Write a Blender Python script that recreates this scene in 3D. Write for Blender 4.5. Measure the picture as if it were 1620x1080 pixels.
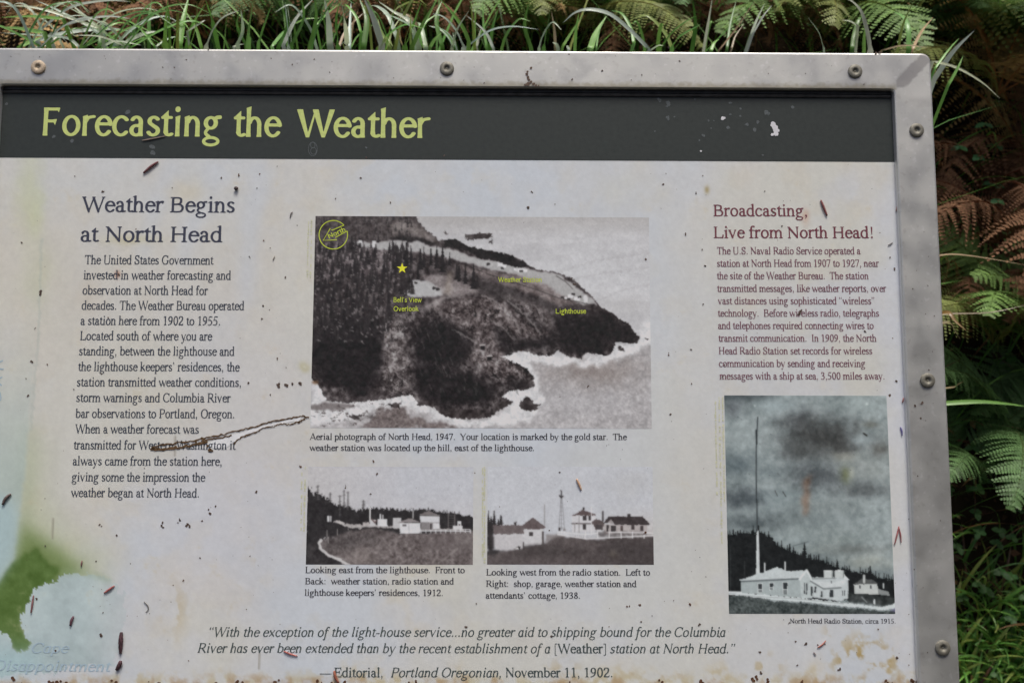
import bpy, bmesh, math, random
import numpy as np
from mathutils import Matrix, Vector

for _o in list(bpy.data.objects): bpy.data.objects.remove(_o)
scene = bpy.context.scene
COL = scene.collection
rad = math.radians

# ---------------------------------------------------------------- camera
FPX, CZ = 1575., .969                       # focal length in photo pixels (35 mm), metres from lens to sign face
ELEV = rad(42)                              # the sign face looks up by this much
SIGN = np.array([[1, 0, 0], [0, math.sin(ELEV), -math.cos(ELEV)], [0, math.cos(ELEV), math.sin(ELEV)]])   # columns: right, up the face, out of the face
SIGN_O = np.array([0., 0., 1.0])
def rot3(a, b, c):
    cx, sx, cy, sy, cz, sz = math.cos(a), math.sin(a), math.cos(b), math.sin(b), math.cos(c), math.sin(c)
    return np.array([[1, 0, 0], [0, cx, -sx], [0, sx, cx]])@np.array([[cy, 0, sy], [0, 1, 0], [-sy, 0, cy]])@np.array([[cz, -sz, 0], [sz, cz, 0], [0, 0, 1]])
RC = rot3(rad(6.503), rad(-.5226), rad(.18965))
CAM_P = SIGN_O+SIGN[:, 2]*CZ
CAM_R = SIGN@RC
cam = bpy.data.cameras.new('camera'); cam.lens = 35; cam.sensor_width = 36; cam.clip_start = .02; cam.clip_end = 500
cam.dof.use_dof = True; cam.dof.focus_distance = .97; cam.dof.aperture_fstop = 10
cam_o = bpy.data.objects.new('camera', cam); COL.objects.link(cam_o)
cam_o.matrix_world = Matrix.Translation(Vector(CAM_P))@Matrix(CAM_R.tolist()).to_4x4()
scene.camera = cam_o
# ---------------------------------------------------------------- sky, sun, exposure
SUN_EL, SUN_AZ = rad(75), rad(22)          # azimuth from straight behind the bank (+y), towards the right
world = bpy.data.worlds.new('World'); scene.world = world; world.use_nodes = True
_n = world.node_tree.nodes; _n.clear()
_s = _n.new('ShaderNodeTexSky'); _s.sky_type = 'NISHITA'; _s.sun_disc = False; _s.sun_elevation = SUN_EL; _s.sun_rotation = SUN_AZ
_s.air_density = .6; _s.dust_density = 6.; _s.ozone_density = 1.
_b = _n.new('ShaderNodeBackground'); _b.inputs[1].default_value = .135
_w = _n.new('ShaderNodeOutputWorld')
world.node_tree.links.new(_s.outputs[0], _b.inputs[0]); world.node_tree.links.new(_b.outputs[0], _w.inputs[0])
sun = bpy.data.lights.new('sun', 'SUN'); sun.energy = 1.5; sun.angle = rad(20); sun.color = (1, .99, .94)
sun_o = bpy.data.objects.new('sun', sun); COL.objects.link(sun_o)
_d = Vector((math.sin(SUN_AZ)*math.cos(SUN_EL), math.cos(SUN_AZ)*math.cos(SUN_EL), math.sin(SUN_EL)))
sun_o.rotation_euler = _d.to_track_quat('Z', 'Y').to_euler()
sun_o.location = (0, 0, 6)
scene.view_settings.view_transform = 'Standard'; scene.view_settings.look = 'None'
scene.view_settings.exposure = 0.1; scene.view_settings.gamma = 1
scene.cycles.max_bounces = 8

# ---------------------------------------------------------------- helpers: pixels of the photo to points of the place
def ray(px, py):
    d = CAM_R@np.array([(px-810)/FPX, -(py-540)/FPX, -1.]); return d/np.linalg.norm(d)
def at_y(px, py, y):
    d = ray(px, py); return CAM_P+d*((y-CAM_P[1])/d[1])
def face_uv(p):
    """Photo pixels to metres on the sign face."""
    p = np.atleast_2d(np.asarray(p, float))
    d = np.stack([(p[:, 0]-810)/FPX, -(p[:, 1]-540)/FPX, -np.ones(len(p))], 1)@RC.T
    return d[:, :2]/-d[:, 2:]*CZ
def face_px(uv, n=0.):
    uv = np.atleast_2d(uv); q = np.concatenate([uv, np.full((len(uv), 1), n-CZ)], 1)@RC
    return np.stack([810+FPX*q[:, 0]/-q[:, 2], 540-FPX*q[:, 1]/-q[:, 2]], 1)
def srgb(c):
    c = np.asarray(c, float)/255.; return np.where(c <= .04045, c/12.92, ((c+.055)/1.055)**2.4)
GAIN = np.array([1.40, 1.44, 1.415])                                  # ink reflectance per seen brightness: the face is lit below full white
def ink(c): return np.clip(srgb(c)*GAIN, 0, .88)

def mesh_obj(name, verts, faces, mat, parent=None, smooth=False, mw=None, uniform=0):
    me = bpy.data.meshes.new(name)
    verts = np.asarray(verts, np.float32)
    if uniform:
        f = np.asarray(faces, np.int32); me.vertices.add(len(verts)); me.vertices.foreach_set('co', verts.ravel())
        me.loops.add(f.size); me.loops.foreach_set('vertex_index', f.ravel()); me.polygons.add(len(f))
        me.polygons.foreach_set('loop_start', np.arange(0, f.size, uniform, dtype=np.int32)); me.update(calc_edges=True)
    else:
        me.from_pydata(verts.tolist(), [], [tuple(int(i) for i in f) for f in faces]); me.update()
    if smooth: me.polygons.foreach_set('use_smooth', np.ones(len(me.polygons), bool))
    for m in (mat if isinstance(mat, (list, tuple)) else [mat]): me.materials.append(m)
    o = bpy.data.objects.new(name, me); COL.objects.link(o)
    if parent is not None: o.parent = parent
    if mw is not None: o.matrix_local = mw
    return o
def set_col(o, cols, name='tint'):
    a = o.data.color_attributes.new(name, 'FLOAT_COLOR', 'POINT')
    c = np.ones((len(o.data.vertices), 4), np.float32); c[:, :3] = cols; a.data.foreach_set('color', c.ravel())
def thing(name, label, cat, loc=(0, 0, 0), group=None):
    o = bpy.data.objects.new(name, None); COL.objects.link(o); o.location = loc; o.empty_display_size = .05
    return tag(o, label, cat, group)
def tag(o, label, cat, group=None):
    o['label'] = label; o['category'] = cat
    if group: o['group'] = group
    return o

# ---------------------------------------------------------------- materials
def mat(name, build=None, base=(.5, .5, .5), rough=.6, spec=.5, metal=0., attr=None, noise=0., nscale=60., bump=0., transl=0.):
    m = bpy.data.materials.new(name); m.use_nodes = True
    nt = m.node_tree; N = nt.nodes; L = nt.links; p = N['Principled BSDF']
    p.inputs['Roughness'].default_value = rough; p.inputs['Metallic'].default_value = metal; p.inputs['Specular IOR Level'].default_value = spec
    tc = N.new('ShaderNodeTexCoord')
    if attr:
        a = N.new('ShaderNodeVertexColor'); a.layer_name = attr; col = a.outputs[0]
    else:
        a = N.new('ShaderNodeRGB'); a.outputs[0].default_value = (*base, 1); col = a.outputs[0]
    nz = N.new('ShaderNodeTexNoise'); nz.inputs['Scale'].default_value = nscale; nz.inputs['Detail'].default_value = 6; L.new(tc.outputs['Object'], nz.inputs['Vector'])
    if noise:
        mr = N.new('ShaderNodeMapRange'); mr.inputs[1].default_value = .25; mr.inputs[2].default_value = .75; mr.inputs[3].default_value = 1-noise; mr.inputs[4].default_value = 1+noise
        L.new(nz.outputs[0], mr.inputs[0])
        mx = N.new('ShaderNodeVectorMath'); mx.operation = 'SCALE'; L.new(col, mx.inputs[0]); L.new(mr.outputs[0], mx.inputs['Scale']); col = mx.outputs[0]
    L.new(col, p.inputs['Base Color'])
    if bump:
        b = N.new('ShaderNodeBump'); b.inputs['Strength'].default_value = bump; b.inputs['Distance'].default_value = .002; L.new(nz.outputs[0], b.inputs['Height']); L.new(b.outputs[0], p.inputs['Normal'])
    if transl:
        t = N.new('ShaderNodeBsdfTranslucent'); L.new(col, t.inputs[0]); ms = N.new('ShaderNodeMixShader'); ms.inputs[0].default_value = transl
        L.new(p.outputs[0], ms.inputs[1]); L.new(t.outputs[0], ms.inputs[2]); L.new(ms.outputs[0], N['Material Output'].inputs[0])
    if build: build(nt, p, tc, nz, col)
    return m
# ---------------------------------------------------------------- lettering: glyphs drawn as pen strokes, traced to flat outlines
class St:
    def __init__(s, V=.046, T=.017, X=.45, C=.66, A=.68, D=-.21, serif=1., st=.014, flare=False, italic=False, res=36):
        s.V, s.T, s.X, s.C, s.A, s.D, s.serif, s.st, s.flare, s.italic, s.res = V, T, X, C, A, D, serif, st, flare, italic, res
        s.cache = {}

ADV = dict(zip('abcdefghijklmnopqrstuvwxyz', [.444,.5,.444,.5,.444,.315,.5,.5,.278,.278,.5,.278,.778,.5,.5,.5,.5,.345,.389,.29,.5,.48,.70,.48,.48,.444]))
ADV.update(dict(A=.70,B=.64,C=.66,D=.71,E=.6,F=.556,G=.72,H=.72,I=.333,J=.38,K=.7,L=.6,M=.86,N=.71,O=.72,P=.57,Q=.72,R=.655,S=.54,T=.61,U=.72,V=.69,W=.93,X=.7,Y=.68,Z=.6))
for _c in '0123456789': ADV[_c] = .5
ADV.update({'.':.25, ',':.25, ':':.278, '!':.333, '\u201c':.42, '\u201d':.42, '\u2019':.25, '-':.333, '\u2014':1.0, '[':.333, ']':.333, ' ':.25})

def catmull(p, n=7):
    p = np.asarray(p, float)
    q = np.vstack([2*p[0]-p[1], p, 2*p[-1]-p[-2]])
    t = np.linspace(0, 1, n, endpoint=False)[:, None]
    out = []
    for i in range(1, len(q)-2):
        a, b, c, d = q[i-1], q[i], q[i+1], q[i+2]
        out.append(.5*((2*b) + (c-a)*t + (2*a-5*b+4*c-d)*t*t + (3*b-a-3*c+d)*t**3))
    out.append(p[-1:])
    return np.vstack(out)

def glyph_strokes(ch, s):
    V, T, X, C, A, D = s.V, s.T, s.X, s.C, s.A, s.D
    E = []
    sf = .068*s.serif; t = s.st
    def P(*pts): E.append(('p', np.array(pts, float)))
    def S(pts, pen=None): E.append(('s', np.asarray(pts, float), pen or (V, T)))
    def cv(*pts, pen=None): S(catmull(pts), pen)
    def arc(cx, cy, rx, ry, a0, a1, pen=None):
        a = np.radians(np.linspace(a0, a1, max(8, int(abs(a1-a0)/12))))
        S(np.stack([cx+rx*np.cos(a), cy+ry*np.sin(a)], 1), pen)
    def dot(x, y, r): E.append(('d', x, y, r))
    def hb(x0, x1, y, h=None): S([(x0, y), (x1, y)], (h or T,)*2)
    def bs(x, y=0., l=1., r=1., v=None):
        v = v or V
        if s.serif > 0 and not s.flare and not (s.italic and ch.islower()):
            P((x-v-sf*l, y), (x+v+sf*r, y), (x+v+sf*r, y+2*t*.8), (x+v, y+.045), (x-v, y+.045), (x-v-sf*l, y+2*t*.8))
    def ts(x, y, l=1., r=1., v=None):
        v = v or V
        if s.serif > 0 and not s.flare:
            P((x-v-sf*l, y), (x+v+sf*r, y), (x+v+sf*r, y-2*t*.8), (x+v, y-.045), (x-v, y-.045), (x-v-sf*l, y-2*t*.8))
    def stem(x, y0, y1, v=None, cut=0.):
        v = v or V
        if s.flare:
            m, h = (y0+y1)/2, (y1-y0)
            k = 1.16
            P((x-v*k, y0), (x+v*k, y0), (x+v*1.0, y0+h*.15), (x+v*.93, m), (x+v*1.0, y1-h*.15), (x+v*k, y1+cut), (x-v*k, y1-cut), (x-v*1.0, y1-h*.15), (x-v*.93, m), (x-v*1.0, y0+h*.15))
        else: P((x-v, y0), (x+v, y0), (x+v, y1), (x-v, y1))
    def flag(x, y):
        if s.serif > 0 and not s.flare:
            l = .062*s.serif+.01
            P((x-V-l, y-.062), (x-V-l, y-.045), (x-V*.2, y+.008), (x+V, y+.008), (x+V, y-.11), (x-V, y-.11), (x-V, y-.05))
    def lstem(x, y0, y1, l=1., r=1.):
        stem(x, y0, y1, cut=.02 if s.flare else 0); flag(x, y1); bs(x, y0, l, r)
        if s.italic and y0 == 0 and ch in 'aidhlmnu': cv((x, .08), (x+.02, T+.005), (x+.09, .06), pen=(T*1.3, T))
    thin = (max(T*1.05, .02),)*2 if not s.flare else (V*.78, V*.78)
    thick = (V*.93,)*2
    def bowl(cx, rx, a0, a1): arc(cx, X/2, rx, X/2+.01-T, a0, a1)
    def arch(x0, x1):
        m = (x0+x1)/2+.012
        arc(m, X-.185, x1-m, .185+.006-T, 165, 0)
        if s.flare: P((x1-V*1.16, 0), (x1+V*1.16, 0), (x1+V, .07), (x1+V, X-.18), (x1-V, X-.18), (x1-V, .07))
        else: stem(x1, 0, X-.18)
        bs(x1)
    if s.italic and ch == 'a': ch2 = 'a_it'
    else: ch2 = ch
    k = X/.45
    if ch2 == 'a':
        arc(.195, X-.15, .115, .15+.006-T, 152, 0); P((.31-V, .04), (.31+V, .04), (.31+V, X-.14), (.31-V, X-.14))
        arc(.20, X*.29, .125, X*.29+.008-T, 78, 318); S([(.225, X*.58-T), (.31, X*.6)], (V*.7, T))
        if s.flare: P((.31-V*1.0, 0), (.31+V*1.2, 0), (.31+V, .08), (.31-V, .08))
        else: cv((.31, .12), (.325, .03), (.365, T), (.42, .04))
        if s.serif and not s.flare: dot(.1, .34*k, .04)
    elif ch2 == 'a_it':
        bowl(.215, .15, 25, 335); lstem(.335, 0, X)
    elif ch == 'b': lstem(.105, 0 if s.flare else .02, A, 0, 0); bowl(.255, .18, 148, -148)
    elif ch == 'c':
        bowl(.25, .18, 42, 318)
        if s.serif and not s.flare: dot(.37, X-.11, .036)
    elif ch == 'd':
        bowl(.245, .18, 32, 328); lstem(.385, 0, A, 0, 1)
    elif ch == 'e':
        bowl(.245, .175, 8, 322); hb(.08, .40, X*.59, T*1.05)
    elif ch == 'f':
        y0 = D if s.italic else 0
        stem(.125, y0, .56); cv((.125, .5), (.14, .60), (.2, A+.005-T), (.265, A-.02), (.30, A-.055)); hb(.02, .28, X-T)
        if s.serif and not s.flare: dot(.295, A-.06, .036)
        bs(.125, 0, 1, 1.3)
        if s.italic: cv((.125, D+.06), (.1, D), (.03, D+.02), pen=(T*1.5, T)); dot(.03, D+.03, .03)
    elif ch == 'g':
        arc(.22, X*.675, .13, X*.325+.005-T, 0, 360); cv((.32, X-.06), (.37, X-.03), (.46, X-.02), pen=(T*1.2, T*1.3))
        arc(.235, D/2-.004, .185, abs(D)/2+.016-T, 0, 360, pen=(V*.74, T*1.0)); cv((.145, .165*k), (.1, .125), (.09, .085), (.115, .05), (.19, .03-T), pen=(V*.7, T*1.2))
    elif ch == 'h': lstem(.1, 0, A); arch(.1, .38)
    elif ch == 'i': lstem(.14, 0, X); dot(.135, X+.16, .056 if not s.flare else .068)
    elif ch == 'j': stem(.15, -.1, X); flag(.15, X); cv((.15, -.08), (.13, -.17), (.03, D+T)); dot(.145, X+.16, .056)
    elif ch == 'k':
        lstem(.1, 0, A); S([(.12, .17), (.36, X-.02)], thin); S([(.2, .27*k), (.42, V)], thick); ts(.37, X, .9, .7, .02); bs(.43, 0, .6, .7, .03)
    elif ch == 'l': lstem(.14, 0, A)
    elif ch == 'm': lstem(.1, 0, X); arch(.1, .385); arch(.385, .67)
    elif ch == 'n': lstem(.1, 0, X); arch(.1, .38)
    elif ch == 'o': bowl(.25, .18, 0, 360)
    elif ch == 'p': lstem(.105, D, X); bowl(.255, .18, 148, -148); bs(.105, D)
    elif ch == 'q': bowl(.245, .18, 32, 328); stem(.39, D, X); bs(.39, D)
    elif ch == 'r':
        lstem(.1, 0, X); cv((.1, X-.16), (.17, X-.06), (.25, X-T), (.315, X-.025), pen=(V*.8, T*1.4) if not s.flare else (V, T))
        if s.serif and not s.flare: dot(.30, X-.05, .042)
    elif ch == 's':
        a1, a2 = np.radians(np.linspace(28, 232, 16)), np.radians(np.linspace(52, -158, 16))
        S(np.vstack([np.stack([.2+.11*np.cos(a1), X*.745+(X*.255+.005-T)*np.sin(a1)], 1), np.stack([.19+.125*np.cos(a2), X*.275+(X*.275+.005-T)*np.sin(a2)], 1)]))
        S([(.125, X*.61), (.2, X*.51), (.275, X*.41)], (V*.85, V*.75))
    elif ch == 't':
        stem(.13, .09, X+.02); P((.13-V, X-.02), (.13+V, X-.02), (.13+V, X+.14), (.13-V*.2, X+.08), (.02, X-.005)); hb(.03, .265, X-T)
        arc(.215, .10, .085, .1-T, 180, 318)
    elif ch == 'u':
        stem(.1, .12, X); flag(.1, X); arc(.235, .17, .135, .17-T, 180, 335); lstem(.385, 0, X, 0, 1)
        if s.flare: P((.1-V*1.3, X), (.1+V*1.3, X), (.1+V, X-.06), (.1-V, X-.06))
    elif ch in 'vw':
        n = 1 if ch == 'v' else 2
        w = .165; o = .07
        for i in range(n):
            x = o+i*w*1.75
            S([(x, X-V), (x+w, V*.6)], thick); S([(x+w, V*.5), (x+2*w-.01, X-T)], thin)
        ts(o, X, .8, .8, .03); ts(o+(n-1)*w*1.75+2*w-.01, X, .7, .7, .02)
        if n == 2: ts(o+w*1.75, X, .6, .8, .03)
    elif ch == 'x':
        S([(.08, X-V), (.40, V)], thick); S([(.08, T), (.39, X-T)], thin)
        for q in ((.09, X, ts), (.38, X, ts), (.08, 0, bs), (.40, 0, bs)): q[2](q[0], q[1], .7, .7, .025)
    elif ch == 'y':
        S([(.07, X-V), (.25, V*.4)], thick); cv((.405, X-T), (.26, .03), (.2, -.13), (.13, D+.02), (.07, D+.04), pen=thin)
        ts(.07, X, .8, .8, .03); ts(.405, X, .7, .7, .02); dot(.075, D+.045, .036)
    elif ch == 'z': hb(.05, .4, X-T); hb(.04, .41, T); S([(.37, X-V), (.07, V)], thick)
    elif ch == 'A':
        S([(.08, T), (.345, C-.02)], thin); S([(.345, C-.02), (.60, V)], thick); hb(.18, .49, .22); bs(.08, 0, .9, .9, .02); bs(.61, 0, .9, .9, .035)
    elif ch == 'B':
        stem(.14, 0, C); cv((.14, C-T), (.34, C-T), (.45, C-.06), (.475, C-.16), (.44, C*.6), (.33, C*.53), (.14, C*.53)); cv((.2, C*.53), (.38, C*.53), (.51, C*.44), (.55, C*.28), (.5, .065), (.38, T), (.14, T))
        ts(.14, C, 1, 0); bs(.14, 0, 1, 0)
    elif ch in 'CG':
        arc(.36, C/2, .29, C/2+.012-T, 42, 318)
        if s.serif: S([(.585, C-.2), (.595, C-.02)], (T, T))
        if ch == 'G': stem(.58, .07, .29); ts(.58, .3, 1, 1)
    elif ch == 'D':
        stem(.14, 0, C); cv((.14, C-T), (.36, C-T), (.55, C-.1), (.62, C/2), (.55, .1), (.36, T), (.14, T)); ts(.14, C, 1, 0); bs(.14, 0, 1, 0)
    elif ch in 'EFL':
        x1 = .51 if ch != 'F' or not s.flare else .43
        stem(.14, 0, C); bs(.14, 0, 1, 1 if ch == 'F' else 0); ts(.14, C, 1, 1 if ch == 'L' else 0)
        v = (.012*(s.serif > 0)+T*.9,)*2
        if ch != 'L':
            hb(.14, x1, C-T-.002, T); hb(.14, x1-.09, C*.52, T)
            if s.flare: P((x1-.04, C), (x1+.07, C), (x1+.035, C-.12)); P((x1-.13, C*.52+T), (x1-.0, C*.52+T+.015), (x1-.045, C*.52-.10))
            elif s.serif: S([(x1, C-.02), (x1+.015, C-.15)], v); S([(x1-.1, C*.52-.07), (x1-.1, C*.52+.07)], v)
        if ch != 'F':
            hb(.14, x1+.03, T, T)
            if s.serif: S([(x1+.03, .02), (x1+.05, .16)], v)
    elif ch == 'H':
        for x in (.14, .58): stem(x, 0, C); ts(x, C); bs(x)
        hb(.14, .58, C*.52)
    elif ch == 'I': stem(.165, 0, C); ts(.165, C); bs(.165)
    elif ch == 'J': stem(.22, .1, C); ts(.22, C); cv((.22, .12), (.19, .02), (.1, T), (.04, .06))
    elif ch == 'K':
        stem(.14, 0, C); ts(.14, C); bs(.14); S([(.17, .27), (.53, C-.02)], thin); S([(.28, .38), (.6, V)], thick); bs(.61, 0, .8, .8, .03); ts(.53, C, .8, .8, .02)
    elif ch == 'M':
        stem(.12, 0, C, T*1.1); S([(.14, C-V), (.42, V)], thick); S([(.42, V), (.7, C-V)], thin); stem(.72, 0, C)
        bs(.12, 0, 1, 1, T); bs(.72); ts(.11, C, 1, .3, T); ts(.73, C, .3, 1)
    elif ch == 'N':
        stem(.13, 0, C, T*1.25); S([(.13, C-V), (.58, V*.9)], thick); stem(.585, 0, C, T*1.25); bs(.13, 0, 1, 1, T); ts(.585, C, 1, 1, T); ts(.11, C, 1, .3, T)
    elif ch == 'O': arc(.36, C/2, .285, C/2+.012-T, 0, 360)
    elif ch == 'Q': arc(.36, C/2, .285, C/2+.012-T, 0, 360); S([(.36, .05), (.6, -.1)], thick)
    elif ch in 'PR':
        stem(.135, 0, C); ts(.135, C, 1, 0); bs(.135)
        cv((.135, C-T), (.34, C-T), (.475, C-.07), (.50, C-.18), (.46, C*.56), (.34, C*.48), (.135, C*.48))
        if ch == 'R': S([(.32, C*.48), (.58, V)], thick); bs(.595, 0, .5, .7, .03)
    elif ch == 'S':
        cv((.44, C-.18), (.41, C-.06), (.28, C-T+.008), (.145, C-.07), (.105, C-.18), (.16, C*.58), (.28, C*.5), (.41, C*.40), (.455, .17), (.41, .06), (.27, T-.008), (.13, .05), (.075, .19))
        S([(.145, C*.62), (.28, C*.5), (.425, C*.36)], (V*.9, V*.85))
        if s.serif: S([(.44, C-.2), (.45, C)], (T, T)); S([(.072, .2), (.07, .0)], (T, T))
    elif ch == 'T':
        stem(.305, 0, C); bs(.305); hb(.05, .56, C-T-.002)
        if s.serif: S([(.045, C-.02), (.03, C-.16)], (T*1.1,)*2); S([(.565, C-.02), (.58, C-.16)], (T*1.1,)*2)
    elif ch == 'U':
        stem(.14, .2, C); ts(.14, C); cv((.14, .22), (.16, .08), (.25, .01), (.37, T-.008), (.5, .03), (.57, .12), (.59, .25), pen=(V*.8, T)); stem(.59, .22, C, T*1.3); ts(.59, C, 1, 1, T)
    elif ch == 'V': S([(.08, C-V), (.35, V*.6)], thick); S([(.35, V*.5), (.6, C-T)], thin); ts(.08, C, .8, .8, .035); ts(.6, C, .8, .8, .02)
    elif ch == 'W':
        w = .215; m = .25
        for i in (0, 1):
            x = .07+i*.40
            if s.flare: P((x-.075, C), (x+.08, C), (x+w+.035, 0), (x+w-.045, 0)); P((x+w-.03, 0), (x+w+.04, 0), (x+2*w+(.07 if i else .0), C), (x+2*w-(.07 if i else .04), C))
            else: S([(x, C-V), (x+w, V*.5)], thick); S([(x+w, V*.4), (x+2*w-.02, C-T)], thin)
        ts(.07, C, .9, .9, .035); ts(.47+2*w-.02, C, .9, .9, .02)
        if s.serif and not s.flare: ts(.47, C, .7, .8, .03)
    elif ch == 'Y': S([(.09, C-V), (.34, .27)], thick); S([(.35, .27), (.6, C-T)], thin); stem(.345, 0, .3); bs(.345); ts(.09, C, .8, .8, .035); ts(.6, C, .8, .8, .02)
    elif ch == 'Z': hb(.05, .54, C-T); hb(.05, .55, T); S([(.5, C-V), (.1, V)], thick)
    elif ch == 'X': S([(.1, C-V), (.6, V)], thick); S([(.1, T), (.58, C-T)], thin)
    elif ch == '0': arc(.25, C/2, .17, C/2+.01-T, 0, 360)
    elif ch == '1': stem(.26, 0, C); bs(.26, 0, 1.3, 1.3); S([(.12, C-.09), (.24, C-.02)], thin)
    elif ch == '2':
        cv((.07, C-.17), (.12, C-.04), (.23, C-T), (.35, C-.05), (.39, C-.17), (.34, C*.52), (.2, .22), (.08, .06)); hb(.06, .42, .035, .034); S([(.42, .04), (.45, .12)], (T, T))
    elif ch == '3':
        cv((.08, C-.14), (.13, C-.03), (.22, C-T), (.33, C-.06), (.35, C-.16), (.29, C*.6), (.17, C*.52), (.3, C*.5), (.39, C*.33), (.36, .1), (.27, .02), (.17, T), (.06, .05))
    elif ch == '4': stem(.33, 0, C); S([(.31, C-.03), (.04, .2)], thin); hb(.03, .46, .19, .026)
    elif ch == '5':
        hb(.15, .42, C-.03, .032); S([(.15, C-.03), (.09, C*.56)], thin); cv((.09, C*.56), (.22, C*.58), (.34, C*.48), (.39, .23), (.33, .08), (.22, .02), (.12, T), (.05, .04))
    elif ch == '6': arc(.255, .2, .155, .2-T, 0, 360); cv((.1, .2), (.13, .4), (.24, .56), (.42, C-T))
    elif ch == '7': hb(.06, .43, C-.03, .03); S([(.43, C-.04), (.2, .02)], (V*.8,)*2); S([(.065, C-.02), (.04, C-.14)], (T, T))
    elif ch == '8': arc(.25, C*.75, .12, C*.25-T, 0, 360); arc(.25, C*.25, .155, C*.26-T, 0, 360)
    elif ch == '9': arc(.24, C-.2, .155, .2-T, 0, 360); cv((.4, C-.2), (.37, .25), (.26, .1), (.07, T))
    elif ch == '.': dot(.125, .048, .053)
    elif ch == ',': dot(.12, .048, .053); cv((.15, .05), (.15, -.03), (.085, -.11), pen=(.02, .018))
    elif ch == ':': dot(.14, .048, .053); dot(.14, X-.05, .053)
    elif ch == '!': dot(.165, .048, .055); P((.115, C), (.215, C), (.18, .19), (.15, .19))
    elif ch in '\u201d\u2019\u201c':
        for x in ((.1, .29) if ch != '\u2019' else (.1,)):
            f = -1 if ch == '\u201c' else 1
            yy = C-.05 if f == 1 else C-.13
            dot(x, yy, .05); cv((x+.03*f, yy), (x+.025*f, yy-.07*f), (x-.03*f, yy-.13*f), pen=(.018, .016))
    elif ch == '-': hb(.05, .28, .22, .028)
    elif ch == '\u2014': hb(.0, .8, .22, .02)
    elif ch == '[': stem(.13, -.15, C, .026); hb(.13, .27, C-.02, .02); hb(.13, .27, -.13, .02)
    elif ch == ']': stem(.2, -.15, C, .026); hb(.06, .2, C-.02, .02); hb(.06, .2, -.13, .02)
    return E

def seg_dist(px, py, a, b):
    d = b-a; L = (d*d).sum()+1e-12
    t = np.clip(((px-a[0])*d[0]+(py-a[1])*d[1])/L, 0, 1)
    return np.hypot(px-a[0]-t*d[0], py-a[1]-t*d[1])

def sdf_elems(E, gx, gy):
    out = np.full(gx.shape, 9.)
    for e in E:
        if e[0] == 's':
            hw, hh = e[2]; r = hw/hh
            q = e[1]*[1, r]; d = np.full(gx.shape, 9.)
            for i in range(len(q)-1): d = np.minimum(d, seg_dist(gx, gy*r, q[i], q[i+1]))
            out = np.minimum(out, (d-hw)/max(1, r**.5))
        elif e[0] == 'd': out = np.minimum(out, np.hypot(gx-e[1], gy-e[2])-e[3])
        else:
            q = e[1]; d = np.full(gx.shape, 9.); ins = np.zeros(gx.shape, bool)
            for i in range(len(q)):
                a, b = q[i], q[(i+1) % len(q)]
                d = np.minimum(d, seg_dist(gx, gy, a, b))
                if a[1] != b[1]: ins ^= ((a[1] > gy) != (b[1] > gy)) & (gx < (b[0]-a[0])*(gy-a[1])/(b[1]-a[1])+a[0])
            out = np.minimum(out, np.where(ins, -d, d))
    return out

def trace(f, x0, y0, h):
    """Marching squares on f<0: non-overlapping polygons (rows of full cells merged)."""
    verts, faces = [], []
    ny, nx = f.shape
    ins = f < 0
    cnt = ins[:-1, :-1].astype(int)+ins[:-1, 1:]+ins[1:, :-1]+ins[1:, 1:]
    for j in range(ny-1):
        row = cnt[j]; i = 0
        while i < nx-1:
            if row[i] == 0: i += 1; continue
            if row[i] == 4:
                k = i
                while k < nx-1 and row[k] == 4: k += 1
                n = len(verts); verts += [(x0+i*h, y0+j*h), (x0+k*h, y0+j*h), (x0+k*h, y0+j*h+h), (x0+i*h, y0+j*h+h)]; faces.append((n, n+1, n+2, n+3)); i = k; continue
            cs = [(i, j), (i+1, j), (i+1, j+1), (i, j+1)]; poly = []
            for q in range(4):
                a, b = cs[q], cs[(q+1) % 4]; fa, fb = f[a[1], a[0]], f[b[1], b[0]]
                if fa < 0: poly.append((x0+a[0]*h, y0+a[1]*h))
                if (fa < 0) != (fb < 0):
                    t = fa/(fa-fb); t = min(max(t, .02), .98); poly.append((x0+(a[0]+(b[0]-a[0])*t)*h, y0+(a[1]+(b[1]-a[1])*t)*h))
            n = len(verts); verts += poly; faces.append(tuple(range(n, n+len(poly)))); i += 1
    return np.array(verts).reshape(-1, 2), faces

def glyph(ch, s):
    if ch not in s.cache:
        E = glyph_strokes(ch, s)
        if not E: s.cache[ch] = (np.zeros((0, 2)), []); return s.cache[ch]
        h = 1./s.res
        gx, gy = np.meshgrid(np.arange(-.1, ADV[ch]+.15, h), np.arange(-.27, .76, h))
        v, f = trace(sdf_elems(E, gx, gy), -.1, -.27, h)
        if s.italic: v = v+np.stack([v[:, 1]*.24, v[:, 1]*0], 1)
        s.cache[ch] = (v, f)
    return s.cache[ch]

def text_mesh(txt, s, track=0.):
    """Glyph outlines of a line in em units, x from the first ink to the last."""
    V, F, x, n = [], [], 0., 0
    for ch in txt:
        v, f = glyph(ch, s)
        if len(v):
            V.append(v+[x, 0]); F += [tuple(i+n for i in q) for q in f]; n += len(v)
        x += ADV[ch]+track
    V = np.vstack(V); lo = V[:, 0].min(); V[:, 0] -= lo
    return V, F, V[:, 0].max()
TIMES = St(V=.055, T=.025, st=.015)
TIMES_IT = St(V=.047, T=.023, st=.013, italic=True, serif=.8)
HEAD = St(V=.051, T=.027, X=.465, C=.64, A=.69, st=.019, serif=.95, res=48)
TITLE = St(V=.056, T=.034, X=.478, C=.66, A=.70, flare=True, res=72)
SANS = St(V=.052, T=.045, X=.48, C=.66, A=.70, serif=0)
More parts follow.
